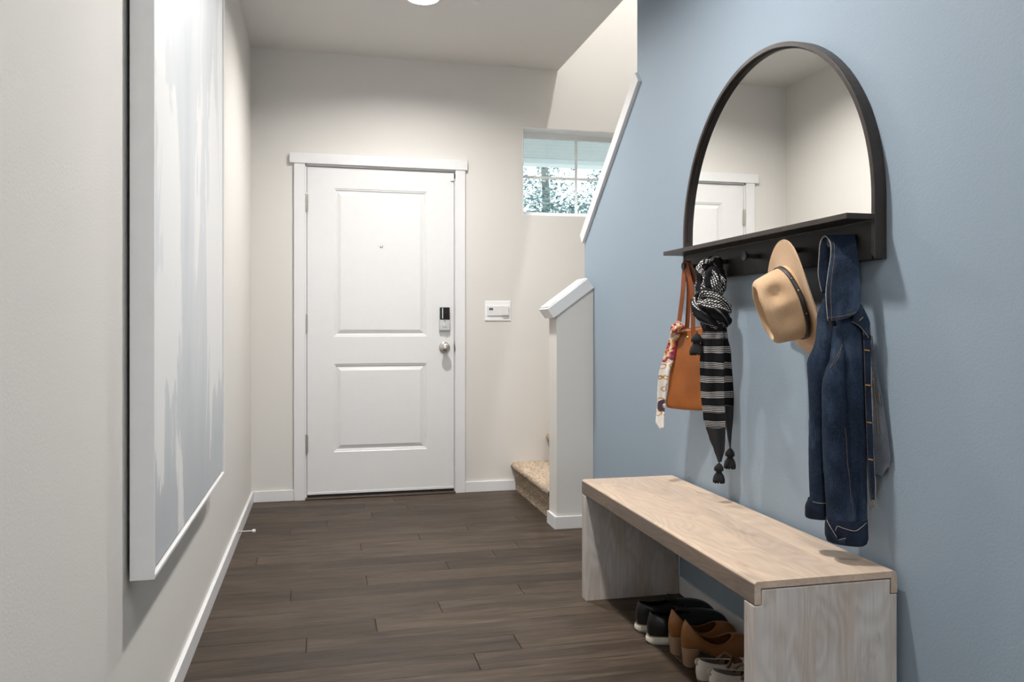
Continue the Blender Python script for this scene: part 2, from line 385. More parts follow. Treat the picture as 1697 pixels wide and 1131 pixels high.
# --- floor: groove slab below, planks as pieces of it
fl = MB().box((-3.2, 0.02, -0.12), (5.2, -9.6, -0.006)).build('floor', 'floor_groove'); struct(fl)
PW = 0.1303; Y0 = -0.0438
plank_mesh = {}
def plank(x0, x1, ya, yb):
    w = round(x1-x0, 3); d = round(ya-yb, 4); key = (w, d)
    if key not in plank_mesh:
        bm_ = MB(); b_ = 0.0016; hx, hy = w/2-0.0007, d/2-0.0007
        bm_.add([(-hx,-hy,-0.006),(hx,-hy,-0.006),(hx,hy,-0.006),(-hx,hy,-0.006),
                 (-hx,-hy,-b_),(hx,-hy,-b_),(hx,hy,-b_),(-hx,hy,-b_),
                 (-hx+b_,-hy+b_,0),(hx-b_,-hy+b_,0),(hx-b_,hy-b_,0),(-hx+b_,hy-b_,0)],
                [(0,1,5,4),(1,2,6,5),(2,3,7,6),(3,0,4,7),(4,5,9,8),(5,6,10,9),(6,7,11,10),(7,4,8,11),(8,9,10,11)])
        me = bpy.data.meshes.new('plank'); me.from_pydata(bm_.v, [], bm_.f); me.materials.append(MATS['floor_wood']); plank_mesh[key] = me
    o = bpy.data.objects.new('plank', plank_mesh[key]); COL.objects.link(o); o.parent = fl
    o.location = Vector(((x0+x1)/2, (ya+yb)/2, 0)) - WL['floor']
joints = {3: .693, 4: .446, 7: .90, 8: .603, 10: 1.21, 11: .967, 12: .604, 13: .30, 14: 1.21, 15: .86, 16: .61, 17: .37, 19: .905}
rnd = random.Random(3); PL = 1.22
for j in range(-1, 44):
    ya = min(Y0-PW*j, 0.0); yb = Y0-PW*(j+1)
    xe0, xe1 = 0.0, (1.66 if j < 6 else XB)
    jx = joints.get(j, round(rnd.uniform(0.25, 1.35), 2))
    cuts = [xe0] + sorted(c for c in (jx-PL, jx, jx+PL) if xe0+0.06 < c < xe1-0.06) + [xe1]
    for a, b_ in zip(cuts, cuts[1:]): plank(a, b_, ya, yb)
lv = MB().box((-3.2, -5.905, -0.006), (5.2, -9.6, 0.0)).build('floor_covering', 'floor_wood', fl)
# --- door wall with door and window openings
DX0, DX1, DZ0, DZ1 = 0.3293, 1.2433, 0.0269, 2.0589
WX0, WX1, WZ0, WZ1 = 1.698, 2.918, 1.801, 2.376
wf = MB(); t0, t1 = 0.0, 0.15
jx0, jx1, jz = 0.3166, 1.2510, 2.0730
for a, b_ in [((-0.12, t0, -0.1), (jx0, t1, ZU)), ((jx0, t0, jz), (jx1, t1, ZU)), ((jx1, t0, -0.1), (WX0, t1, ZU)),
              ((WX0, t0, -0.1), (WX1, t1, WZ0)), ((WX0, t0, WZ1), (WX1, t1, ZU)), ((WX1, t0, -0.1), (XS+0.1, t1, ZU))]:
    wf.box(a, b_)
struct(wf.build('wall_far', 'greige'))
struct(box('wall_left', (-0.12, 0.0, -0.1), (0.0, -5.6, H), 'greige'))
# --- ceiling with can holes
LAMPS = [(0.925, -0.985), (0.95, -2.85), (0.95, -5.02)]
def plate_with_holes(x0, x1, y0, y1, z0, z1, holes, r, seg=32):
    bm_ = bmesh.new()
    c = MB().box((x0, y0, z0), (x1, y1, z1)); me = bpy.data.meshes.new('t'); me.from_pydata(c.v, [], c.f)
    ob = bpy.data.objects.new('t', me); COL.objects.link(ob)
    k = MB()
    for hx, hy in holes: k.lathe([(r, z0-0.1), (r, z0+0.045)], seg, (hx, hy, 0))
    me2 = bpy.data.meshes.new('c'); me2.from_pydata(k.v, [], k.f); bm_.from_mesh(me2); bmesh.ops.recalc_face_normals(bm_, faces=bm_.faces); bm_.to_mesh(me2); bm_.free()
    oc = bpy.data.objects.new('c', me2); COL.objects.link(oc)
    q = ob.modifiers.new('b', 'BOOLEAN'); q.object = oc; q.operation = 'DIFFERENCE'; q.solver = 'EXACT'
    dg = bpy.context.evaluated_depsgraph_get(); ev = ob.evaluated_get(dg); out = bpy.data.meshes.new_from_object(ev)
    m = MB().add([v.co[:] for v in out.vertices], [tuple(p.vertices) for p in out.polygons])
    bpy.data.objects.remove(ob); bpy.data.objects.remove(oc); return m
CAN = 0.078
struct(plate_with_holes(-0.12, XB2, 0.0, -5.6, H, H+0.25, LAMPS, CAN).build('ceiling', 'ceiling_paint', recalc=True))
SL = (2.45, -1.15)
struct(plate_with_holes(XB, XS+0.1, 0.15, -4.1, ZU, ZU+0.2, [SL], CAN).build('ceiling_stairwell', 'ceiling_paint'))
# --- blue wall with the raked opening to the stairs
bw = MB().prism([(-5.6, -0.1), (-0.889, -0.1), (-0.889, 1.529), (-1.652, 2.151), (-1.652, H), (-5.6, H)], 'x', XB, XB2)
struct(bw.build('wall_right', 'blue_paint'))
# --- low wall at the foot of the stairs
hwY0, hwY1 = -1.033, -0.889
struct(MB().prism([(1.627, -0.05), (XB, -0.05), (XB, 1.278), (1.627, 1.129)], 'y', hwY0, hwY1).build('wall_stair', 'greige'))
# --- stairwell shell
struct(box('wall_stairwell', (XS, 0.0, -0.1), (XS+0.1, -4.0, ZU), 'greige'))
struct(box('wall_stairwell_rear', (XB2, -4.0, -0.1), (XS+0.1, -4.1, ZU), 'greige'))
struct(box('wall_stairwell_upper', (XB, 0.0, H+0.25), (XB2, -4.1, ZU), 'greige'))
# --- the room behind the camera
struct(MB().box((-3.2, -5.6, -0.1), (-0.0, -5.48, H)).build('wall_living_left', 'greige'))
struct(MB().box((XB, -5.6, -0.1), (5.2, -5.48, H)).build('wall_living_right', 'greige'))
struct(MB().box((-3.3, -5.6, -0.1), (-3.2, -9.7, H)).build('wall_living_west', 'greige'))
struct(MB().box((5.2, -5.6, -0.1), (5.3, -9.7, H)).build('wall_living_east', 'greige'))
struct(MB().box((-3.3, -5.6, H), (5.3, -9.7, H+0.2)).build('ceiling_living', 'ceiling_paint'))
struct(MB().box((-3.2, -9.6, -0.1), (5.2, -9.7, 0.45)).box((-3.2, -9.6, 2.45), (5.2, -9.7, H)).box((-3.2, -9.6, 0.45), (-0.7, -9.7, 2.45))
       .box((2.7, -9.6, 0.45), (5.2, -9.7, 2.45)).build('wall_rear', 'greige'))  # unseen opening, added and sized to let in sky fill light
# --- baseboards
BH, BT = 0.066, 0.014
struct(box('baseboard_left', (0, 0, 0), (BT, -5.6, BH), 'trim_white', bevel=0.0015))
struct(box('baseboard_far', (BT, 0, 0), (0.2500, -BT, BH), 'trim_white', bevel=0.0015))
struct(box('baseboard_entry', (1.3155, 0, 0), (1.648, -BT, BH), 'trim_white', bevel=0.0015))
struct(box('baseboard_right', (XB, hwY0-BT, 0), (XB-BT, -5.6, BH), 'trim_white', bevel=0.0015))
struct(MB().prism([(1.627-BT, hwY1), (1.627-BT, hwY0-BT), (XB-BT, hwY0-BT), (XB-BT, hwY0), (1.627, hwY0), (1.627, hwY1)], 'z', 0, BH)
       .build('baseboard_stair', 'trim_white', bevel=0.0015))
# --- raked caps
def raked_cap(name, p0, p1, th, axis, a, b_, label):
    d = Vector((p1[0]-p0[0], p1[1]-p0[1])).normalized(); n = Vector((-d.y, d.x)); n = n if n.y > 0 else -n
    P0, P1 = Vector(p0), Vector(p1)
    root = empty(name, (XB, P0.x, P0.y) if axis == 'x' else (P0.x, hwY0, P0.y), label, kind='structure')
    MB().prism([tuple(P0), tuple(P1), tuple(P1+n*th), tuple(P0+n*th)], axis, a, b_).build('cap_rail', 'trim_white', root, bevel=0.002)
    e = 0.010; Q0 = P0+n*th+d*0.012; Q1 = P1+n*th
    s = 1 if b_ > a else -1
    MB().prism([tuple(Q0), tuple(Q1), tuple(Q1+n*0.006), tuple(Q0+n*0.006)], axis, a+s*e, b_-s*e).build('cap_strip', 'trim_white', root, bevel=0.0015)
raked_cap('trim_1', (1.6065, 1.114), (XB-0.001, 1.2765), 0.060, 'y', hwY0-0.016, hwY1+0.016, 'white sloped cap on the low wall at the foot of the stairs')
raked_cap('trim_2', (-0.889, 1.5295), (-1.697, 2.188), 0.062, 'x', XB-0.016, XB2+0.016, 'white raked cap along the sloped edge of the blue wall')

# --- door
dr = empty('door_1', (0.79, 0, 0), 'white two-panel front door with nickel hardware and flat casing', kind='structure')
CT = 0.018
box('casing', (0.2509, 0, 0), (0.3166, -CT, jz), 'trim_white', dr, 0.0015)
box('casing', (1.2510, 0, 0), (1.3146, -CT, jz), 'trim_white', dr, 0.0015)
box('head_casing', (0.2241, 0, jz), (1.3280, -CT-0.006, 2.1346), 'trim_white', dr, 0.0015)
jm = MB().box((jx0, 0.0, 0), (DX0-0.003, 0.12, jz)).box((DX1+0.003, 0.0, 0), (jx1, 0.12, jz)).box((jx0, 0.0, DZ1+0.003), (jx1, 0.12, jz))
jm.build('jamb', 'trim_white', dr, bevel=0.001)
DY = 0.004                                  # inner face of the slab
def slab():
    m = MB(); xs = [DX0, 0.4900, 1.0700, DX1]; zs = [DZ0, 0.287, 0.836, 1.006, 1.930, DZ1]
    panels = [(0, 1), (0, 3)]
    holes = {(1, 1), (1, 3)}
    for i in range(3):
        for k in range(5):
            if (i, k) in holes:
                x0, x1, z0, z1 = xs[i], xs[i+1], zs[k], zs[k+1]
                prof = [(0, 0), (0.004, 0.003), (0.010, 0.0035), (0.014, 0.009), (0.020, 0.010), (0.040, 0.0025), (0.043, 0.0015)]
                rings = []
                for ins, dep in prof:
                    rings.append([(x0+ins, DY+dep, z0+ins), (x1-ins, DY+dep, z0+ins), (x1-ins, DY+dep, z1-ins), (x0+ins, DY+dep, z1-ins)])
                v = [p for r_ in rings for p in r_]
                f = [(a*4+q, a*4+(q+1) % 4, (a+1)*4+(q+1) % 4, (a+1)*4+q) for a in range(len(prof)-1) for q in range(4)]
                f.append(tuple((len(prof)-1)*4+q for q in range(4))); m.add(v, f)
            else:
                m.add([(xs[i], DY, zs[k]), (xs[i+1], DY, zs[k]), (xs[i+1], DY, zs[k+1]), (xs[i], DY, zs[k+1])], [(0, 1, 2, 3)])
    m.add([(DX0, DY, DZ0), (DX1, DY, DZ0), (DX1, DY+0.044, DZ0), (DX0, DY+0.044, DZ0), (DX0, DY, DZ1), (DX1, DY, DZ1), (DX1, DY+0.044, DZ1), (DX0, DY+0.044, DZ1)],
          [(0, 1, 2, 3), (4, 5, 6, 7), (1, 2, 6, 5), (3, 0, 4, 7), (2, 3, 7, 6)])
    bm_ = m; return bm_.build('door_slab', 'door_white', dr)
slab()
box('door_sweep', (DX0, DY+0.002, 0.0275), (DX1, DY-0.004, 0.041), 'door_white', dr, 0.001)
box('threshold', (jx0, -0.028, 0.0), (jx1, 0.14, 0.0125), 'threshold_brown', dr, 0.004)
box('weather_seal', (DX0, DY+0.004, 0.012), (DX1, DY+0.03, 0.0275), 'dark_gap', dr)
box('door_backing', (jx0, 0.121, 0.0), (jx1, 0.13, jz), 'dark_gap', dr)
for z0, z1 in ((1.780, 1.888), (1.034, 1.145), (0.288, 0.402)):
    h = MB(); c = DX0-0.0035
    for k in range(5):
        a = z0+(z1-z0)*k/5+0.0008; b_ = z0+(z1-z0)*(k+1)/5-0.0008
        h.lathe([(0.0062, a), (0.0062, b_)], 12, (c, -0.004, 0))
    h.lathe([(0.0, z1+0.004), (0.004, z1+0.003), (0.005, z1)], 12, (c, -0.004, 0)); h.lathe([(0.005, z0), (0.004, z0-0.003), (0.0, z0-0.004)], 12, (c, -0.004, 0))
    h.box((c-0.010, 0.0, z0), (c+0.010, -0.0015, z1)); h.build('hinge', 'nickel', dr, smooth=False)
kb = MB().lathe([(0.0, DY), (0.0365, DY), (0.0365, DY-0.004), (0.030, DY-0.008), (0.016, DY-0.011), (0.013, DY-0.028), (0.020, DY-0.036), (0.0285, DY-0.046), (0.0295, DY-0.056), (0.025, DY-0.064), (0.014, DY-0.068), (0.0, DY-0.069)], 32, (1.1825, 0, 0.934), 'y')
kb.build('door_knob', 'nickel', dr, smooth=True)
lk = box('door_lock', (1.147, DY, 1.0425), (1.216, DY-0.022, 1.114), 'nickel', dr, 0.003)
box('lock_screen', (1.150, DY, 1.114), (1.213, DY-0.028, 1.191), 'black_gloss', lk, 0.004)
box('lock_highlight', (1.1635, DY-0.0275, 1.118), (1.1695, DY-0.0288, 1.1875), 'chrome', lk, 0.0004)
tp = MB(); c = (1.1805, DY-0.022, 1.072)
tp.lathe([(0.013, c[1]), (0.013, c[1]-0.005)], 20, (c[0], 0, c[2]), 'y')
dxz = Vector((0.92, -0.38)); per = Vector((0.38, 0.92))
tp.prism([(c[0]+s*dxz.x*0.019+q*per.x*0.004, c[2]+s*dxz.y*0.019+q*per.y*0.004) for s, q in ((-1,-1),(1,-1),(1,1),(-1,1))], 'y', c[1]-0.003, c[1]-0.016)
tp.build('thumb_turn', 'chrome', lk, bevel=0.0015)
MB().lathe([(0.0035, DY), (0.0035, DY-0.024), (0, DY-0.0245)], 12, (1.1815, 0, 1.103), 'y').build('lock_screw', 'dark_gap', lk)
MB().lathe([(0.0, DY+0.0005), (0.009, DY), (0.0095, DY-0.002), (0.005, DY-0.004), (0.0, DY-0.0035)], 20, (0.782, 0, 1.574), 'y').build('peephole', 'chrome', dr, smooth=True)
box('strike_plate', (1.2465, -0.0008, 0.895), (1.2512, 0.03, 0.972), 'nickel', dr)
MB().lathe([(0.0, DX1+0.003), (0.026, DX1+0.003), (0.026, DX1+0.0055), (0.0, DX1+0.0055)], 20, (0, 0.004, 0.934), 'x').build('latch_plate', 'nickel', dr)
box('door_sensor', (1.222, DY, 2.004), (1.2425, DY-0.012, 2.050), 'vinyl', dr, 0.002)
box('sensor_contact', (1.2437, 0.001, 2.022), (1.2500, -0.006, 2.050), 'dark_gap', dr)

# --- stairwell window
wi = empty('window_1', ((WX0+WX1)/2, 0.14, WZ0), 'white framed stairwell window with grid bars, trees outside', kind='structure')
fy0, fy1 = 0.125, 0.175; fw = 0.038
fr_ = MB().box((WX0, fy0, WZ0), (WX0+fw, fy1, WZ1)).box((WX1-fw, fy0, WZ0), (WX1, fy1, WZ1)).box((WX0+fw, fy0, WZ1-fw), (WX1-fw, fy1, WZ1)).box((WX0+fw, fy0, WZ0), (WX1-fw, fy1, WZ0+fw))
fr_.build('window_frame', 'vinyl', wi, bevel=0.003)
for a_, b_ in (((WX0, 0.002, WZ1-0.004), (WX1, fy0, WZ1)), ((WX0, 0.002, WZ0), (WX1, fy0, WZ0+0.004)), ((WX0, 0.002, WZ0+0.004), (WX0+0.004, fy0, WZ1-0.004)), ((WX1-0.004, 0.002, WZ0+0.004), (WX1, fy0, WZ1-0.004))): box('reveal_liner', a_, b_, 'vinyl', wi)
gx = [WX0+fw, 2.112, 2.508, WX1-fw]; gz = [WZ0+fw, 2.0785, WZ1-fw]; bw2 = 0.008
for x in gx[1:3]: box('glazing_bar', (x-bw2, 0.140, gz[0]), (x+bw2, 0.158, gz[2]), 'vinyl', wi, 0.002)
box('glazing_bar', (gx[0], 0.1405, gz[1]-bw2), (gx[3], 0.1575, gz[1]+bw2), 'vinyl', wi, 0.002)
for i in range(3):
    for k in range(2): box('pane', (gx[i], 0.1475, gz[k]), (gx[i+1], 0.1505, gz[k+1]), 'window_glass', wi)
# --- porch outside
po = empty('porch_roof', (2.2, 1.0, 2.49), 'pale porch soffit and front beam outside the stairwell window', 'porch roof')
for k in range(11): box('soffit_board', (-0.5, 0.155+0.125*k, 2.505), (5.5, 0.155+0.125*k+0.122, 2.53), 'porch_white', po, 0.002)
box('beam', (-0.5, 1.53, 2.461), (5.5, 1.68, 2.70), 'vinyl', po, 0.004)
box('roof_deck', (-0.5, 0.15, 2.53), (5.5, 1.70, 2.72), 'porch_white', po)

# ------------------------------------------------------------------ staircase
st = empty('carpeted_staircase', (2.2, -0.45, 0), 'beige carpeted stairs behind the low wall beside the front door', 'stairs')
rise, tread = 0.183, 0.25
def carpet_step(k, x0, x1, ybase0, ybase1, fine):
    z = rise*k; xn = x0; nr = 0.026
    prof = []                                   # tread profile from riser under nosing, round it, to the back
    for i in range(9):
        a = R(-90 - i*22.5); prof.append((xn+nr+math.cos(a)*nr, z-nr+math.sin(a)*nr))
    prof[0] = (xn+nr+0.012, z-2*nr)
    m_ = 30 if fine else 6
    for i in range(1, m_+1): prof.append((xn+nr+(x1-xn-nr)*i/m_, z))
    ny = 150 if fine else 20
    rr = random.Random(k)
    def fn(u, v):
        i = min(int(round(u*(len(prof)-1))), len(prof)-1); p = prof[i]
        j = 0.0040 if fine else 0.001
        return (p[0]+rr.uniform(-j, j), ybase0+(ybase1-ybase0)*v, p[1]+rr.uniform(-j, j))
    MB().grid(fn, len(prof)-1, ny).build('tread', 'carpet', st, smooth=True)
    def fr2(u, v):
        j = 0.0034 if fine else 0.001
        return (xn+0.030+rr.uniform(-j, j), ybase0+(ybase1-ybase0)*v, z-rise+(rise-0.045)*u+0.001)
    MB().grid(fr2, 26 if fine else 4, ny).build('riser', 'carpet', st, smooth=True)
for k in (1, 2, 3):
    x0 = 1.620+(0, 0.236, 0.488)[k-1]
    carpet_step(k, x0, x0+tread+0.035, -0.002, -0.891 if x0 < 1.9 else -0.9, k <= 2)
carpet_step(4, 1.620+tread*3, XS-0.002, -0.004, -0.9, False)

# ------------------------------------------------------------------ recessed lights
def downlight(x, y, z, mat, label):
    r = empty('recessed_light', (x, y, z), label, 'ceiling light', 'recessed ceiling lights')
    MB().lathe([(CAN-0.001, z+0.0445), (CAN-0.001, z-0.001), (CAN+0.018, z-0.0012), (CAN+0.020, z-0.004), (CAN+0.012, z-0.006), (CAN-0.003, z-0.005), (CAN-0.003, z+0.0445)], 40, (x, y, 0)).build('trim_ring', 'trim_white', r, smooth=True)
    MB().lathe([(0.0, z+0.030), (CAN-0.004, z+0.030), (CAN-0.004, z+0.034), (0.0, z+0.034)], 40, (x, y, 0)).build('lens', mat, r)
downlight(*LAMPS[0], H, 'led', 'round recessed light glowing in the ceiling in front of the door')
downlight(*LAMPS[1], H, 'led', 'round recessed ceiling light above the hall beside the bench')
downlight(*LAMPS[2], H, 'led_rear', 'round recessed ceiling light at the living room end of the hall')
downlight(*SL, ZU, 'led_stair', 'round recessed light in the high stairwell ceiling')

# ------------------------------------------------------------------ wall art
AY0, AY1, AZ0, AZ1 = -3.197, -1.892, 0.512, 2.46
ar = empty('framed_canvas', (0.035, (AY0+AY1)/2, AZ0), 'large white and pale grey abstract canvas in a deep white frame on the left wall', 'painting')
fx0, fx1, ft = 0.009, 0.060, 0.009
af = MB().box((fx0, AY0, AZ0), (fx1, AY0+ft, AZ1)).box((fx0, AY1-ft, AZ0), (fx1, AY1, AZ1)).box((fx0, AY0+ft, AZ0), (fx1, AY1-ft, AZ0+ft)).box((fx0, AY0+ft, AZ1-ft), (fx1, AY1-ft, AZ1))
af.build('frame', 'frame_white', ar, bevel=0.0012)
g = 0.006
box('canvas', (0.018, AY0+ft+g, AZ0+ft+g), (0.0535, AY1-ft-g, AZ1-ft-g), 'abstract_canvas', ar, 0.002)
box('backing', (0.0092, AY0+ft, AZ0+ft), (0.0178, AY1-ft, AZ1-ft), 'dark_gap', ar)
box('hanger', (0.0, -2.75, 2.2), (0.0092, -2.35, 2.24), 'dark_gap', ar)

# ------------------------------------------------------------------ keypad and door stop
kp = empty('wall_keypad', (1.53, 0, 1.106), 'white alarm keypad with small grey screen on the wall right of the door', 'keypad')
box('back_plate', (1.445, 0, 1.106), (1.617, -0.006, 1.235), 'vinyl', kp, 0.002)
box('body', (1.4605, -0.006, 1.1385), (1.556, -0.013, 1.2015), 'trim_white', kp, 0.002)
box('screen', (1.4715, -0.0125, 1.1735), (1.4975, -0.0138, 1.189), 'lcd', kp)
box('flap', (1.5555, -0.006, 1.1395), (1.6005, -0.021, 1.2025), 'trim_white', kp, 0.003)
ds = empty('door_stop', (0.014, -0.888, 0.043), 'spring door stop with white tip on the left baseboard', 'door stop')
MB().lathe([(0.009, 0.014), (0.009, 0.018), (0.0035, 0.021), (0.0035, 0.080)], 14, (0, -0.888, 0.043), 'x').build('rod', 'steel_rod', ds)
MB().lathe([(0.0, 0.079), (0.0075, 0.079), (0.0085, 0.083), (0.0085, 0.091), (0.006, 0.094), (0.0, 0.094)], 16, (0, -0.888, 0.043), 'x').build('rubber_tip', 'rubber_white', ds)

# ------------------------------------------------------------------ mirror with shelf and pegs
MYL, MYR, MZ0, MZC = -2.209, -3.333, 1.247, 1.401
MC = (MYL+MYR)/2; MR = (MYL-MYR)/2
mi = empty('arched_mirror', (XB-0.02, MC, MZ0), 'arched dark bronze mirror with a shelf and five pegs on the blue wall', 'mirror')
def arch(off, n=64):
    r = MR-off
    pts = [(MYL-off, MZ0+off)] + [(MC+math.cos(math.pi*k/n)*r, MZC+math.sin(math.pi*k/n)*r) for k in range(n+1)] + [(MYR+off, MZ0+off)]
    return pts
fm = MB(); A, Bq = arch(0), arch(0.014); n = len(A); xf, xb = XB-0.036, XB-0.001
fm.add([(xf, *p) for p in A]+[(xf, *p) for p in Bq]+[(xb, *p) for p in A]+[(xb, *p) for p in Bq],
       [q for i in range(n-1) for q in ((i, i+1, n+i+1, n+i), (2*n+i, 3*n+i, 3*n+i+1, 2*n+i+1), (i, 2*n+i, 2*n+i+1, i+1), (n+i, n+i+1, 3*n+i+1, 3*n+i))] + [(0, n, 3*n, 2*n), (n-1, 3*n-1, 4*n-1, 2*n-1)])
fm.build('frame', 'bronze', mi, bevel=0.001)
inner = [p for p in arch(0.0135) if p[1] > 1.35]; inner = [(inner[0][0], 1.350)]+inner+[(inner[-1][0], 1.350)]
MB().prism(inner, 'x', XB-0.018, XB-0.010).build('mirror_glass', 'mirror_silver', mi)
lip = MB(); A, Bq = [p for p in arch(0.0138) if p[1] > 1.36], [p for p in arch(0.0185) if p[1] > 1.36]; n = min(len(A), len(Bq)); A, Bq = A[:n], Bq[:n]
lip.add([(XB-0.0245, *p) for p in A]+[(XB-0.0245, *p) for p in Bq]+[(XB-0.0181, *p) for p in A]+[(XB-0.0181, *p) for p in Bq],
        [q for i in range(n-1) for q in ((i, i+1, n+i+1, n+i), (n+i, n+i+1, 3*n+i+1, 3*n+i))])
lip.build('inner_lip', 'bronze_matte', mi)
box('hook_panel', (XB-0.034, MYL-0.014, MZ0), (XB-0.002, MYR+0.014, 1.3475), 'bronze_matte', mi, 0.001)
box('shelf', (1.712, MYL, 1.3475), (XB-0.0365, MYR, 1.3625), 'bronze', mi, 0.001)
HX = XB-0.034; HOOKS = [MC+0.45-0.225*k for k in range(5)]
for y in HOOKS:
    MB().lathe([(0.0085, HX), (0.0085, HX-0.047), (0.0140, HX-0.048), (0.0145, HX-0.0495), (0.0145, HX-0.0535), (0.0135, HX-0.055), (0.0, HX-0.055)], 24, (0, y, 1.300), 'x').build('hook', 'bronze_matte', mi, bevel=0.0)

# ------------------------------------------------------------------ bench
BX0, BX1, BY0, BY1, BZ = 1.422, 1.814, -2.082, -3.390, 0.467
be = empty('wooden_bench', ((BX0+BX1)/2, (BY0+BY1)/2, 0), 'whitewashed wooden waterfall bench against the blue wall', 'bench')
def rc(cx, cz, r, a0, a1, k=7): return [(cx+math.cos(R(a0+(a1-a0)*i/k))*r, cz+math.sin(R(a0+(a1-a0)*i/k))*r) for i in range(k+1)]
rad = 0.010
prof = [(BX0, 0.4125)] + rc(BX0+rad, BZ-rad, rad, 180, 90) + rc(BX1-rad, BZ-rad, rad, 90, 0) + [(BX1, 0.4125), (BX1-0.017, 0.4125), (BX1-0.017, 0.4505), (BX0+0.017, 0.4505), (BX0+0.017, 0.4125)]
tp_ = MB(); nP = len(prof)
tp_.prism(prof, 'y', BY0, BY1)
tp_.f = [f for f in tp_.f if len(f) < 10]
def endcap(y):                                  # end faces as quads between outer and inner profile
    k = 16; out = prof[:18]; m_ = MB()
    o2 = out
    inn = [(BX0+0.017, 0.4125)] + [(max(BX0+0.017, min(BX1-0.017, p[0])), 0.4505) for p in o2[1:-1]] + [(BX1-0.017, 0.4125)]
    v = [(p[0], y, p[1]) for p in o2]+[(p[0], y, p[1]) for p in inn]; q = len(o2)
    tp_.add(v, [(i, i+1, q+i+1, q+i) for i in range(q-1)])
endcap(BY0); endcap(BY1)
tp_.box((BX0+0.016, BY0-0.056, 0.4125), (BX1-0.016, BY1+0.056, 0.452))
tb = tp_.build('bench_top', 'bench_top_wood', be, bevel=0.002)
tb.data.materials.append(MATS['bench_apron_shaded'])
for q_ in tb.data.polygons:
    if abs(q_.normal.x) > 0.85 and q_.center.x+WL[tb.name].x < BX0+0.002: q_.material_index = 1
for ya, yb in ((BY0, BY0-0.050), (BY1+0.050, BY1)):
    lg = MB().prism([(BX0, 0.0), (BX1, 0.0), (BX1, 0.4095), (BX1-0.0195, 0.4095), (BX1-0.0195, 0.4470), (BX0+0.0195, 0.4470), (BX0+0.0195, 0.4095), (BX0, 0.4095)], 'y', ya, yb)
    lg.build('leg', 'bench_leg_wood', be, bevel=0.0025)

# ------------------------------------------------------------------ hanging things: local frames facing the hall
class Frame:
    def __init__(s, ox, oy, ang):
        t = R(ang); s.o = (ox, oy); s.s = (math.cos(t), -math.sin(t)); s.n = (-math.sin(t), -math.cos(t))
    def __call__(s, a, z, n=0.0, lim=1.8255):
        x = s.o[0]+a*s.s[0]+n*s.n[0]; y = s.o[1]+a*s.s[1]+n*s.n[1]
        if x > lim: x = lim + 0.0*(x-lim)
        return Vector((x, y, z))

# --- tote bag
BF = Frame(1.76, HOOKS[0], 55)
bag = empty('tote_bag', (1.76, HOOKS[0], 0.765), 'cognac leather tote bag hanging from the first peg', 'bag')
def bagbody():
    tab = [(1.063, -0.048, 0.078, 0.012), (1.03, -0.052, 0.084, 0.018), (0.95, -0.060, 0.094, 0.026), (0.85, -0.072, 0.106, 0.031), (0.785, -0.082, 0.112, 0.033), (0.766, -0.078, 0.108, 0.030)]
    m = MB(); nz, na = 26, 48
    def fn(u, v):
        z = 1.063-(1.063-0.766)*v; sl, sr, dp = interp(tab, z)
        c = (sl+sr)/2; w = (sr-sl)/2; t = 2*math.pi*u
        ca, sa = math.cos(t), math.sin(t); e = 0.32
        a = c+w*math.copysign(abs(ca)**e, ca); n_ = math.copysign(abs(sa)**0.75, sa)*dp
        n_ += 0.004*fbm(a*14, z*9, 3.1)*(1-v*0.4)
        zz = z + (0.010*(a-0.0)/0.08 if v < 0.04 else 0) - 0.004*math.sin(math.pi*(a-sl)/(sr-sl))*(1 if v > 0.9 else 0)
        return BF(a, zz, n_+0.004, 1.822)
    m.grid(fn, na, nz, cu=True)
    b_ = m.build('body', 'cognac', bag, smooth=True, solid=0.003)
    k = MB(); ring = [fn(i/na, 0.998) for i in range(na)]; ctr = sum(ring, Vector())/na
    k.add(ring+[ctr], [(i, (i+1) % na, na) for i in range(na)]); k.build('bottom', 'cognac_strap', bag)
    edge = [fn(i/na, 0.0)+Vector((0, 0, 0.0005)) for i in range(na+1)]
    MB().tube([fn((i % na)/na, 0.0) for i in range(na+1)], 0.0022, 6, caps=False).build('rim', 'cognac_strap', bag, smooth=True)
bagbody()
def strap(pts, w=0.0175, th=0.0022, name='handle'):
    P = crom(pts, 40); m = MB(); v = []; uv = []
    S = Vector((BF.s[0], BF.s[1], 0)); Nn = Vector((BF.n[0], BF.n[1], 0))
    for i, p in enumerate(P):
        t = (P[min(i+1, 40)]-P[max(i-1, 0)]).normalized(); sd = t.cross(Nn); sd.normalize()
        tt = i/40
        if abs(tt-0.5) < 0.2: 
            kx = 1-abs(tt-0.5)/0.2; sd = (sd*(1-kx)+Vector((-1, 0, 0.0))*kx*(1 if sd.x < 0 or True else -1)).normalized()
        nn = t.cross(sd).normalized()
        for a, b_ in ((-1, -1), (1, -1), (1, 1), (-1, 1)): v.append(p+sd*(a*w/2)+nn*(b_*th/2))
    f = [(i*4+k, i*4+(k+1) % 4, (i+1)*4+(k+1) % 4, (i+1)*4+k) for i in range(40) for k in range(4)] + [(0, 3, 2, 1), (160, 161, 162, 163)]
    m.add(v, f); return m.build(name, 'cognac_strap', bag, smooth=False, bevel=0.0006, seg=1)
strap([BF(-0.028, 1.010, 0.0215), BF(-0.027, 1.065, 0.020), BF(-0.010, 1.20, 0.017), Vector((1.752, HOOKS[0]+0.011, 1.304)), Vector((1.750, HOOKS[0], 1.3165)), Vector((1.750, HOOKS[0]-0.012, 1.303)), BF(0.029, 1.20, 0.016), BF(0.035, 1.065, 0.020), BF(0.036, 1.006, 0.0225)])
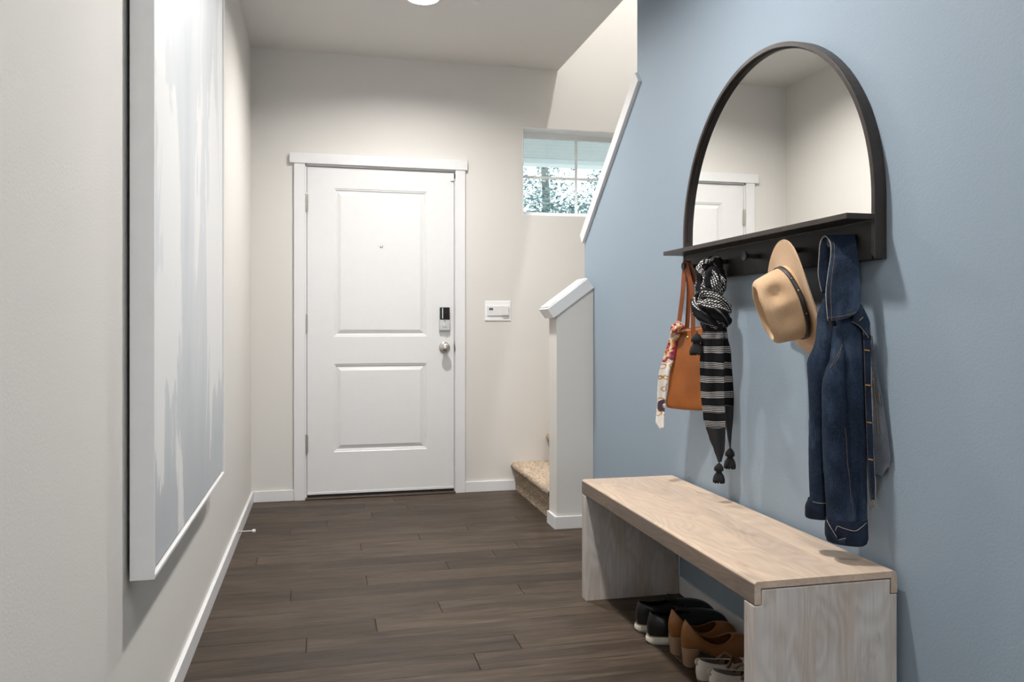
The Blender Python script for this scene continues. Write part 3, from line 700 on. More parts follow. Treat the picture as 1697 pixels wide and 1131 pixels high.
strap([BF(-0.012, 1.045, -0.012), BF(-0.006, 1.085, -0.010), BF(0.004, 1.20, -0.004), Vector((1.766, HOOKS[0]+0.011, 1.304)), Vector((1.765, HOOKS[0], 1.3165)), Vector((1.766, HOOKS[0]-0.012, 1.303)), BF(0.045, 1.20, -0.002), BF(0.066, 1.085, -0.010), BF(0.069, 1.050, -0.012)])
for a in (-0.028, 0.0357): 
    p = BF(a, 1.013, 0.0245); MB().lathe([(0.0, -0.002), (0.0028, -0.002), (0.0028, 0.001), (0, 0.0016)], 10, p, 'x').build('rivet', 'brass', bag)
pS = BF(0.013, 1.031, 0.0225); MB().lathe([(0.0, 0.004), (0.0055, 0.004), (0.006, 0.001), (0.004, -0.0025), (0.0, -0.0035)], 16, pS, 'x').build('snap', 'brass', bag, smooth=True)
# --- silk scarf tied to the bag
sk = empty('silk_scarf', BF(-0.06, 0.69, 0.045), 'patterned white silk scarf knotted on the tote bag handle', 'scarf')
def silk_tail():
    tab = [(1.055, -0.038, -0.006), (1.02, -0.062, -0.024), (0.96, -0.078, -0.032), (0.89, -0.094, -0.052), (0.80, -0.107, -0.070), (0.72, -0.115, -0.078), (0.705, -0.116, -0.078), (0.680, -0.092, -0.080)]
    def fn(u, v):
        z = 1.055-(1.055-0.682)*v; l, r = interp(tab, z); a = l+(r-l)*u
        return BF(a, z, 0.040+0.007*math.sin(u*7.0+z*16)+0.004*math.sin(z*30), 1.822)
    MB().grid(fn, 12, 46, uvs=(0.03, -0.373)).build('tail', 'silk_print', sk, smooth=True, solid=0.0012)
    for k in range(1): pass
silk_tail()
for ud in sk.children[0].data.uv_layers[0].data: ud.uv = (ud.uv[0], 0.373+ud.uv[1])
kn = MB()
kn.tube(crom([BF(-0.040, 1.045, 0.030), BF(-0.034, 1.066, 0.042), BF(-0.018, 1.078, 0.044), BF(-0.002, 1.071, 0.036), BF(-0.004, 1.055, 0.030)], 20), [0.006+0.008*math.sin(math.pi*i/20) for i in range(21)], 12, wr=lambda k, l: 0.16*math.sin(k*25.1)+0.1*math.sin(l*300))
kn.tube(crom([BF(-0.004, 1.082, 0.034), BF(-0.014, 1.066, 0.050), BF(-0.030, 1.052, 0.046), BF(-0.045, 1.035, 0.036)], 16), [0.007+0.007*math.sin(math.pi*i/16) for i in range(17)], 12, wr=lambda k, l: 0.15*math.sin(k*31.4))
for i in range(len(kn.uv)): kn.uv[i] = (kn.uv[i][0]*1.5, kn.uv[i][1]*2+0.36)
kn.build('knot', 'silk_print', sk, smooth=True)

# --- black printed scarf
SF = Frame(1.745, HOOKS[1], 30)
scf = empty('black_scarf', SF(0, 0.54, 0), 'black scarf printed with white dashes and tasselled ends, hanging from the second peg', 'scarf')
def wrf(a, b_): return lambda k, l: 0.55*noise.noise(Vector((math.cos(k*6.283)*1.6+a, math.sin(k*6.283)*1.6+b_, l*28)))+0.28*noise.noise(Vector((math.cos(k*6.283)*4+b_, math.sin(k*6.283)*4+a, l*55)))
lp = MB()
lp.tube(crom([SF(-0.022, 1.165, 0.018), SF(-0.036, 1.212, 0.022), SF(-0.038, 1.258, 0.018), SF(-0.026, 1.292, 0.012), SF(0.000, 1.3085, 0.006), SF(0.022, 1.294, 0.010), SF(0.030, 1.258, 0.014), SF(0.024, 1.212, 0.018), SF(0.010, 1.165, 0.018)], 80),
        [0.0155+0.003*math.sin(i*0.3)-0.005*math.exp(-((i-40)/8)**2) for i in range(81)], 28, wr=wrf(0, 1))
lp.tube(crom([SF(-0.012, 1.165, 0.024), SF(-0.016, 1.205, 0.034), SF(-0.012, 1.240, 0.036), SF(0.002, 1.268, 0.030), SF(0.012, 1.245, 0.034), SF(0.008, 1.205, 0.036), SF(-0.004, 1.170, 0.026)], 60),
        [0.0155]*61, 24, wr=wrf(2, 0.4))
lp.tube(crom([SF(0.014, 1.165, 0.000), SF(0.028, 1.215, -0.008), SF(0.020, 1.262, -0.016), SF(0.000, 1.290, -0.020), SF(-0.024, 1.262, -0.014), SF(-0.030, 1.21, -0.004), SF(-0.016, 1.165, 0.0)], 60), [0.016]*61, 24, wr=wrf(1, 3))
lp.uv = [(v_*0.9+u_*0.4, u_*0.8+v_*0.35+0.012) for u_, v_ in lp.uv]
lp.build('loop', 'scarf_print', scf, smooth=True)
kt = MB()
def knot_strand(pts, r0, r1, a, b_, fl):
    kt.tube(crom(pts, 60), [r0+r1*math.sin(math.pi*i/60) for i in range(61)], 28, flat=fl, ref=(BFn[0], BFn[1], 0), wr=wrf(a, b_))
BFn = SF.n
knot_strand([SF(-0.040, 1.150, 0.006), SF(-0.038, 1.176, 0.034), SF(-0.012, 1.184, 0.052), SF(0.026, 1.162, 0.050), SF(0.046, 1.136, 0.028), SF(0.040, 1.118, 0.0)], 0.013, 0.005, 0.5, 2, 1.25)
knot_strand([SF(-0.040, 1.168, 0.030), SF(-0.018, 1.152, 0.056), SF(0.010, 1.134, 0.064), SF(0.036, 1.110, 0.052), SF(0.046, 1.092, 0.022), SF(0.038, 1.082, 0.0)], 0.013, 0.006, 1.5, 0, 1.3)
knot_strand([SF(-0.046, 1.172, 0.012), SF(-0.054, 1.150, 0.032), SF(-0.044, 1.124, 0.044), SF(-0.018, 1.104, 0.050), SF(0.012, 1.086, 0.046), SF(0.030, 1.072, 0.030)], 0.011, 0.006, 2.5, 1, 1.3)
knot_strand([SF(0.0, 1.20, 0.006), SF(0.002, 1.15, 0.014), SF(0.004, 1.08, 0.016), SF(0.006, 1.02, 0.014)], 0.030, 0.004, 0.2, 0.9, 1.0)
kt.uv = [(v_+u_*0.3, u_*0.9+v_*0.25) for u_, v_ in kt.uv]
kt.build('knot', 'scarf_print', scf, smooth=True)
def tail(name, tab, ztop, zbot, n0, fold, mat, w, amp=0.010):
    def fn(u, v):
        z = ztop-(ztop-zbot)*v; l, r = interp(tab, z); a = l+(r-l)*u
        k = min(1, v*2.2)
        return SF(a, z, n0+amp*math.sin(u*fold+z*6)*(0.4+0.6*k)*(1-0.6*v)+0.018*(1-v)*math.sin(math.pi*u)+0.003*fbm(a*30, z*10), 1.82)
    m = MB().grid(fn, 30, 70, uvs=(w, ztop-zbot))
    return m.build(name, mat, scf, smooth=True, solid=0.0014)
tail('tail', [(1.10, -0.020, 0.034), (1.034, -0.033, 0.042), (0.942, -0.039, 0.043), (0.849, -0.036, 0.045), (0.757, -0.027, 0.047), (0.714, -0.014, 0.048), (0.689, -0.007, 0.047), (0.650, 0.008, 0.045), (0.608, 0.020, 0.036)], 1.10, 0.725, 0.042, 9.0, 'scarf_print', 0.13)
tail('tail_end', [(0.73, -0.0195, 0.0475), (0.689, -0.007, 0.047), (0.650, 0.008, 0.045), (0.608, 0.022, 0.034)], 0.7255, 0.608, 0.0405, 9.0, 'scarf_sheer', 0.1, 0.004)
tail('tail', [(1.10, -0.01, 0.045), (1.034, 0.0, 0.054), (0.988, 0.005, 0.065), (0.826, 0.03, 0.074), (0.80, 0.034, 0.0735)], 1.10, 0.80, 0.004, 8.0, 'scarf_print', 0.11)
tail('tail_end', [(0.801, 0.034, 0.0735), (0.757, 0.040, 0.072), (0.70, 0.052, 0.067), (0.656, 0.059, 0.064)], 0.801, 0.656, 0.006, 8.0, 'scarf_sheer', 0.08, 0.003)
def tassel(a, ztop, zbot, n0, r):
    p = SF(a, 0, n0); h = ztop-zbot; m = MB(); seg = 28
    prof = [(0.0022, 0), (0.0022, 0.10), (0.42*r, 0.16), (0.75*r, 0.30), (0.80*r, 0.44), (0.45*r, 0.50), (0.50*r, 0.54), (0.85*r, 0.70), (1.0*r, 0.88), (0.95*r, 1.0), (0.6*r, 0.97), (0.0, 0.95)]
    v = []; 
    for q, t in prof:
        for k in range(seg):
            an = 2*math.pi*k/seg; rr_ = q*(1+(0.13*math.sin(k*2.7)+0.08*math.sin(an*3)) * (1 if t > 0.2 else 0))
            v.append((p.x+rr_*math.cos(an), p.y+rr_*math.sin(an), ztop-h*t-(0.004*math.sin(k*3.9) if t > 0.9 else 0)))
    f = [(j*seg+i, j*seg+(i+1) % seg, (j+1)*seg+(i+1) % seg, (j+1)*seg+i) for j in range(len(prof)-1) for i in range(seg)]
    m.add(v, f); m.build('tassel', 'tassel_black', scf, smooth=True)
tassel(0.0265, 0.612, 0.538, 0.041, 0.0185); tassel(0.062, 0.660, 0.583, 0.008, 0.0185); tassel(-0.047, 1.058, 0.976, 0.052, 0.022)

# --- felt hat
HT = Vector((1.751, -3.054, 1.148)); tau = R(20); hyaw = R(12)
ea = Vector((-math.cos(tau), 0, -math.sin(tau))); e1 = Vector((-math.sin(tau), 0, math.cos(tau))); e2 = Vector((0, 1, 0))
from mathutils import Matrix
Rz = Matrix.Rotation(-hyaw, 3, 'Z'); ea, e1, e2 = Rz@ea, Rz@e1, Rz@e2
def hp(x, y, h): return HT+e1*x+e2*y+ea*h
hat = empty('felt_hat', HT-Vector((0, 0, 0.17)), 'tan felt fedora with a studded black leather band hanging from the fourth peg', 'hat')
BA, BB = 0.177, 0.160; CA, CB = 0.108, 0.094; CH = 0.104
def brim_h(x, y): return 0.016*(y/BB)**2*abs(y/BB) - 0.020*(x/BA)**2*(1 if x > 0 else 0.3)
def brimf(u, v):
    t = 2*math.pi*u; a = CA*0.97+(BA-CA*0.97)*v; b_ = CB*0.97+(BB-CB*0.97)*v
    x, y = a*math.cos(t), b_*math.sin(t)*(0.90 if math.sin(t) < 0 else 1); return hp(x, y, brim_h(x, y)+0.008*(1-v)**3)
MB().grid(brimf, 72, 14, cu=True).build('brim', 'felt', hat, smooth=True, solid=0.0035)
MB().tube([brimf(i/72, 1.0) for i in range(73)], 0.0024, 8, caps=False).build('brim_edge', 'felt', hat, smooth=True)
def crown(u, v, off=0.0):
    t = 2*math.pi*u; c, s = math.cos(t), math.sin(t)
    if v < 0.62:
        q = v/0.62; h = CH*(q**0.95); sx = CA*(1-0.13*q**1.5); sy = CB*(1-0.22*q**1.5)
        x, y = sx*c, sy*s
        if q > 0.86: k = (q-0.86)/0.14; h = CH*(0.86**0.95)+(h-CH*(0.86**0.95))*(1-0.15*k); x *= 1-0.05*k*k; y *= 1-0.07*k*k
        # pinches on the sides
        side = max(0, abs(s)-0.2)/0.8
        d1 = math.exp(-((x-0.045)/0.030)**2-((q-0.62)/0.26)**2)*0.030*side
        d2 = math.exp(-((x+0.030)/0.030)**2-((q-0.55)/0.26)**2)*0.026*side
        d = d1+d2
        y -= math.copysign(d, s)
        x, y = x+off*c, y+off*s
        return hp(x, y, h*(1-0.13*y/CB*q))
    q = (v-0.62)/0.38; k = 1-q
    sx = CA*0.87*0.95; sy = CB*0.78*0.93; x, y = sx*c*k, sy*s*k
    base = CH*0.985+0.007*math.sin(math.pi*min(1, q*3.2))*(1 if q < 0.3125 else 0)
    dent = 0.034*max(0, 1-(abs(y)/(sy*0.66))**1.5)*(1-math.exp(-((1-abs(x)/sx)/0.16)**2)*1.0)*min(1, q*3.0)
    return hp(x, y, base*(1-0.13*y/CB)-dent)
MB().grid(crown, 80, 60, cu=True).build('crown', 'felt', hat, smooth=True)
bd = MB(); SEG = 80
def bandf(u, v):
    p = crown(u, 0.05+0.075*v*0.9+0.02, 0.0022); return p
bd.grid(bandf, SEG, 3, cu=True); bo = bd.build('hat_band', 'strap_black', hat, smooth=True, solid=0.003)
for u in (0.80, 0.86, 0.70):
    p = bandf(u, 0.5); ctr = HT; d = (p-hp(0, 0, 0.015)).normalized()
    m = MB(); m.grid(lambda a, b_: p+d*0.001+Vector((math.cos(a*6.283)*math.sin(b_*1.5708), math.sin(a*6.283)*math.sin(b_*1.5708), math.cos(b_*1.5708)*1.0))*0.0026, 10, 5, cu=True)
    m.build('stud', 'brass', bo, smooth=True)

# --- denim jacket
JF = Frame(1.75, HOOKS[4], 36)
jk = empty('denim_jacket', JF(0.0, 0.51, 0.02), 'dark blue denim jacket hanging by its collar from the last peg', 'jacket')
def jtube(name, tab, ztop, zbot, mat, lobes=None, cuff=False, seg=40, nz=50, amp=0.003):
    # rows: z, left, right, n centre, half depth
    def fn(u, v):
        z = ztop-(ztop-zbot)*v; l, r, nc, dp = interp(tab, z)
        t = 2*math.pi*u; ca, sa = math.cos(t), math.sin(t); c = (l+r)/2; w = (r-l)/2
        a = c+w*math.copysign(abs(ca)**0.8, ca); n_ = nc+dp*math.copysign(abs(sa)**0.9, sa)
        if lobes and sa > 0:
            s0, dep, wd = lobes(z); n_ -= dep*math.exp(-abs(a-s0)/wd)
        n_ += amp*fbm(a*26+3, z*16, 2.0)+amp*0.6*math.sin(z*70+a*40)*max(0, sa)
        a += amp*0.5*fbm(z*22, a*10, 7.0)
        return JF(a, z, n_)
    return MB().grid(fn, seg, nz, cu=True).build(name, mat, jk, smooth=True, solid=0.002), fn
body, fB = jtube('body', [(1.165, -0.020, 0.050, -0.012, 0.014), (1.10, -0.037, 0.076, -0.012, 0.022), (1.04, -0.040, 0.084, -0.010, 0.028), (0.93, -0.044, 0.082, -0.010, 0.030), (0.80, -0.040, 0.080, -0.010, 0.030), (0.70, -0.030, 0.076, -0.008, 0.026)], 1.165, 0.70, 'denim_dark')
fs, fF = jtube('sleeve', [(1.150, -0.022, 0.000, 0.008, 0.010), (1.10, -0.038, 0.006, 0.012, 0.020), (1.04, -0.041, 0.010, 0.014, 0.026), (0.975, -0.0625, 0.006, 0.012, 0.030), (0.905, -0.060, 0.002, 0.012, 0.030), (0.83, -0.058, 0.0, 0.010, 0.030), (0.75, -0.059, -0.004, 0.008, 0.029), (0.66, -0.057, -0.008, 0.006, 0.027), (0.60, -0.056, -0.010, 0.006, 0.026)], 1.150, 0.60, 'denim')
jtube('cuff', [(0.612, -0.060, -0.008, 0.006, 0.028), (0.590, -0.067, -0.008, 0.007, 0.031), (0.568, -0.068, -0.008, 0.006, 0.031), (0.562, -0.066, -0.008, 0.005, 0.029)], 0.612, 0.562, 'denim_dark', nz=10)
ns, fN = jtube('sleeve', [(1.075, 0.002, 0.020, 0.030, 0.010), (1.02, -0.002, 0.030, 0.038, 0.022), (0.985, -0.006, 0.031, 0.042, 0.030), (0.955, -0.018, 0.0315, 0.044, 0.034), (0.915, -0.0255, 0.033, 0.046, 0.036), (0.85, -0.025, 0.037, 0.047, 0.036), (0.76, -0.023, 0.043, 0.048, 0.034), (0.66, -0.017, 0.052, 0.049, 0.032), (0.575, -0.013, 0.060, 0.050, 0.030), (0.55, -0.012, 0.064, 0.050, 0.030)], 1.075, 0.55, 'denim', nz=64)
fp, fP = jtube('front_panel', [(1.105, 0.004, 0.064, 0.020, 0.012), (1.05, 0.014, 0.074, 0.026, 0.024), (1.00, 0.022, 0.075, 0.028, 0.029), (0.93, 0.025, 0.077, 0.028, 0.031), (0.85, 0.028, 0.079, 0.028, 0.032), (0.76, 0.032, 0.082, 0.029, 0.033), (0.66, 0.040, 0.083, 0.033, 0.032), (0.575, 0.044, 0.083, 0.040, 0.030), (0.55, 0.045, 0.082, 0.042, 0.030)], 1.105, 0.55, 'denim', lobes=lambda z: (0.062-0.01*(1-z), 0.010, 0.006), nz=64)
cf, fC = jtube('cuff', [(0.576, -0.015, 0.084, 0.050, 0.034), (0.555, -0.017, 0.085, 0.050, 0.037), (0.530, -0.017, 0.086, 0.050, 0.038), (0.516, -0.012, 0.083, 0.050, 0.036), (0.512, -0.004, 0.078, 0.050, 0.030)], 0.576, 0.512, 'denim_dark', nz=14)
def line(name, pts, r, mat, par=jk, n=24, seg=6): return MB().tube(crom(pts, n), r, seg).build(name, mat, par, smooth=True)
CUFF = [(0.576, -0.015, 0.084, 0.050, 0.034), (0.555, -0.017, 0.085, 0.050, 0.037), (0.530, -0.017, 0.086, 0.050, 0.038), (0.516, -0.012, 0.083, 0.050, 0.036), (0.512, -0.004, 0.078, 0.050, 0.030)]
FCUFF = [(0.612, -0.060, -0.008, 0.006, 0.028), (0.590, -0.067, -0.008, 0.007, 0.031), (0.568, -0.068, -0.008, 0.006, 0.031), (0.562, -0.066, -0.008, 0.005, 0.029)]
def onsurf(tab, a, z, lift):
    l, r_, nc, dp = interp(tab, z); x = min(1, abs((a-(l+r_)/2)/((r_-l)/2)))**1.25
    return JF(a, z, nc+dp*math.sqrt(max(0, 1-x*x))**0.9+lift)
def flap(u, v):                                    # turned back corner of the near cuff
    a = -0.0125+u*0.046; top = 0.5715-0.043*min(1, u/0.60)+0.006*max(0, u-0.6)/0.4; z = top+(0.5175-top)*v
    return onsurf(CUFF, a, z, 0.0045+0.003*math.sin(v*3.0))
MB().grid(flap, 14, 8).build('cuff_flap', 'denim_dark', cf, smooth=True, solid=0.003)
line('cuff_edge', [flap(u/10, 0.0)+JF(0, 0, 0.0012)-JF(0, 0, 0) for u in range(11)], 0.0008, 'edge_pale', cf)
line('cuff_edge', [onsurf(CUFF, a, z, 0.0032) for a, z in ((0.009, 0.549), (0.0135, 0.5615), (0.030, 0.5575), (0.055, 0.5535), (0.070, 0.563), (0.082, 0.572))], 0.0008, 'edge_pale', cf)
line('cuff_edge', [onsurf(FCUFF, a, z, 0.002) for a, z in ((-0.058, 0.611), (-0.045, 0.608), (-0.030, 0.6065), (-0.013, 0.606))], 0.0008, 'edge_pale')
line('cuff_fold', [onsurf(FCUFF, a, z, 0.001) for a, z in ((-0.065, 0.592), (-0.050, 0.588), (-0.030, 0.583), (-0.013, 0.580))], 0.0016, 'denim_dark')
# collar draped over the peg
def collar(u, v):
    # v runs from the front hem up over the peg and down the back, u along the peg
    rows = [(1.090, -0.009, 0.056, 0.050), (1.12, -0.012, 0.067, 0.048), (1.165, -0.014, 0.0685, 0.043), (1.215, -0.009, 0.066, 0.036), (1.26, -0.003, 0.062, 0.027), (1.295, -0.004, 0.058, 0.018),
            (1.3165, -0.018, 0.054, 0.002), (1.300, -0.030, 0.050, -0.014), (1.26, -0.0335, 0.048, -0.023), (1.215, -0.0355, 0.046, -0.026), (1.165, -0.026, 0.046, -0.022)]
    t = v*(len(rows)-1); i = min(int(t), len(rows)-2); t -= i
    P = [rows[max(i-1, 0)], rows[i], rows[i+1], rows[min(i+2, len(rows)-1)]]
    q = [0.5*((2*b_)+(c-a)*t+(2*a-5*b_+4*c-d)*t*t+(3*b_-a-3*c+d)*t**3) for a, b_, c, d in zip(*P)]
    z, l, r, n_ = q; a = l+(r-l)*u
    if v < 0.16: z += (1-v/0.16)*0.018*u*u
    n_ += 0.003*fbm(a*30, z*20, 1.0)*(1 if v < 0.45 else 0.4) + 0.005*math.sin(math.pi*u)*(1 if v < 0.4 else 0)
    return JF(a, z, n_)
co = MB().grid(collar, 26, 70).build('collar', 'denim', jk, smooth=True, solid=0.0045)
line('collar_edge', [collar(0, v/30) for v in range(31)], 0.0021, 'edge_pale', co, 60)
line('collar_hem', [collar(u/10, 0.0) for u in range(11)], 0.0013, 'thread_tan', co, 30)
for w_ in (0.13,):
    MB().tube([collar(w_, v/60)+Vector((JF.n[0], JF.n[1], 0))*0.0024 for v in range(0, 32)], 0.0008, 5).build('stitching', 'thread_tan', co)
line('stitching', [collar(u/10, 0.035)+Vector((JF.n[0], JF.n[1], 0))*0.003 for u in range(11)], 0.0007, 'thread_tan', co, 24, 5)
# lapel corner with buttonhole, right of the collar
def lapel(u, v):
    c0 = [(0.048, 1.087), (0.053, 1.110), (0.068, 1.135)]; c1 = [(0.070, 1.080), (0.078, 1.095), (0.082, 1.112)]; c2 = [(0.088, 1.045), (0.0905, 1.06), (0.090, 1.085)]
    def cv(c, t): return tuple((1-t)**2*c[0][i]+2*t*(1-t)*c[1][i]+t*t*c[2][i] for i in (0, 1))
    A, B_, C_ = cv(c0, v), cv(c1, v), cv(c2, v); p = cv([A, B_, C_], u)
    return JF(p[0], p[1], 0.046+0.004*math.sin(u*3))
lpl = MB().grid(lapel, 10, 8).build('lapel', 'denim', jk, smooth=True, solid=0.003)
line('lapel_edge', [lapel(u/8, 0) for u in range(9)], 0.0015, 'edge_pale', lpl)
line('buttonhole', [lapel(0.33, 0.25)+JF(0, 0, 0.004)-JF(0, 0, 0), lapel(0.45, 0.62)+JF(0, 0, 0.004)-JF(0, 0, 0)], 0.0014, 'thread_tan', lpl, 6)
# button placket
def plk(u, v):
    z = 1.080-(1.080-0.628)*v; l, r = interp([(1.08, 0.072, 0.089), (1.046, 0.074, 0.0925), (0.937, 0.077, 0.093), (0.762, 0.082, 0.0985), (0.66, 0.089, 0.1025), (0.628, 0.093, 0.102)], z)
    return JF(l+(r-l)*u, z, 0.046-0.006*u+0.0025*math.sin(z*55)*0.6)
pk = MB().grid(plk, 6, 60).build('placket', 'denim', jk, smooth=True, solid=0.004)
line('placket_edge', [plk(1, v/30)+JF(0.001, 0, 0.001)-JF(0, 0, 0) for v in range(31)], 0.0016, 'edge_pale', pk, 60)
line('stitching', [plk(0.12, v/30)+JF(0, 0, 0.003)-JF(0, 0, 0) for v in range(31)], 0.0007, 'thread_tan', pk, 40, 5)
for z in (1.013, 0.923, 0.827, 0.732):
    v = (1.080-z)/(1.080-0.628); p = plk(0.5, v); nn = Vector((JF.n[0], JF.n[1], 0)); sv = Vector((JF.s[0], JF.s[1], 0))
    m = MB(); m.tube(crom([p+nn*0.0030-sv*0.0075+Vector((0, 0, 0.001)), p+nn*0.0042-sv*0.001, p+nn*0.0036+sv*0.0065-Vector((0, 0, 0.001))], 8), [0.0008, 0.0016, 0.0022, 0.0022, 0.0018, 0.0018, 0.0024, 0.0022, 0.001], 6); m.build('buttonhole', 'thread_orange', pk)
MB().grid(lambda u, v: plk(-0.05+1.1*u, (1.080-(1.052-0.012*v))/(1.080-0.628))+JF(0, 0, 0.0028)-JF(0, 0, 0), 4, 4).build('band_tab', 'denim_dark', pk, solid=0.002)
# pale reverse side of the front, turned toward the wall
def rev(u, v):
    z = 1.050-(1.050-0.690)*v
    p0 = plk(1.0, min(0.98, (1.080-z)/(1.080-0.628)))
    T_ = [(1.05, 0.004), (0.91, 0.030), (0.76, 0.062), (0.738, 0.068), (0.700, 0.036), (0.69, 0.030)]
    yr = next((a[1]+(b_[1]-a[1])*(a[0]-z)/(a[0]-b_[0]) for a, b_ in zip(T_, T_[1:]) if a[0] >= z >= b_[0]), 0.030)
    k_ = min(1, max(0, (1.05-z)/0.30)); ra = yr*0.78+0.0925; q = JF(ra, z, 0.040+0.024*k_); p = p0.lerp(q, u)
    w_ = math.sin(math.pi*u)*math.sin(z*25+1)*min(1, yr/0.03); return JF(0, 0, 0.006*w_)-JF(0, 0, 0)+Vector((min(p.x, 1.822), p.y, p.z))
rv = MB().grid(rev, 14, 50).build('reverse_side', 'denim_reverse', jk, smooth=True, solid=0.0025)
line('inside_seam', [rev(0.42, 0.30+0.05*k)+Vector((-0.004, -0.002, 0)) for k in range(9)], 0.0016, 'thread_tan', rv)
line('inside_seam', [rev(0.85, 0.40+0.02*k)+Vector((-0.004, -0.002, 0)) for k in range(5)], 0.0016, 'thread_tan', rv)
rr = random.Random(5); fy = MB()
for k in range(26):
    p = plk(rr.uniform(0.1, 1.0), 1.0); fy.tube([p, p+Vector((rr.uniform(-.004, .004), rr.uniform(-.006, .006), -rr.uniform(.006, .022))), p+Vector((rr.uniform(-.006, .006), rr.uniform(-.009, .009), -rr.uniform(.014, .028)))], 0.0007, 4)
for k in range(22):
    p = rev(0.35+0.65*k/22, 0.955-0.06*k/22); fy.tube([p, p+Vector((0, rr.uniform(-.003, .003), -rr.uniform(.004, .010)))], 0.0007, 4)
fy.build('frayed_hem', 'edge_pale', jk)['kind'] = 'stuff'
# seams on yoke and sleeves
up = JF(0, 0, 0.0022)-JF(0, 0, 0)
line('yoke_seam', [fF(0.16, 0.02)+up, fF(0.17, 0.08)+up, fF(0.16, 0.14)+up, fF(0.12, 0.20)+up], 0.0007, 'thread_tan', fs)
line('yoke_seam', [fF(0.19, 0.02)+up, fF(0.20, 0.08)+up, fF(0.185, 0.15)+up], 0.0007, 'thread_tan', fs)
line('sleeve_seam', [fN(0.12, 0.09)+up, fN(0.22, 0.13)+up, fN(0.33, 0.19)+up, fN(0.43, 0.25)+up, fN(0.47, 0.28)+up], 0.0007, 'thread_tan', ns)
line('sleeve_seam', [fN(0.16, 0.125)+up, fN(0.25, 0.165)+up, fN(0.33, 0.21)+up], 0.0007, 'thread_tan', ns)
line('sleeve_seam', [fN(0.125, 0.50+0.06*k)+up for k in range(9)], 0.0007, 'thread_tan', ns)

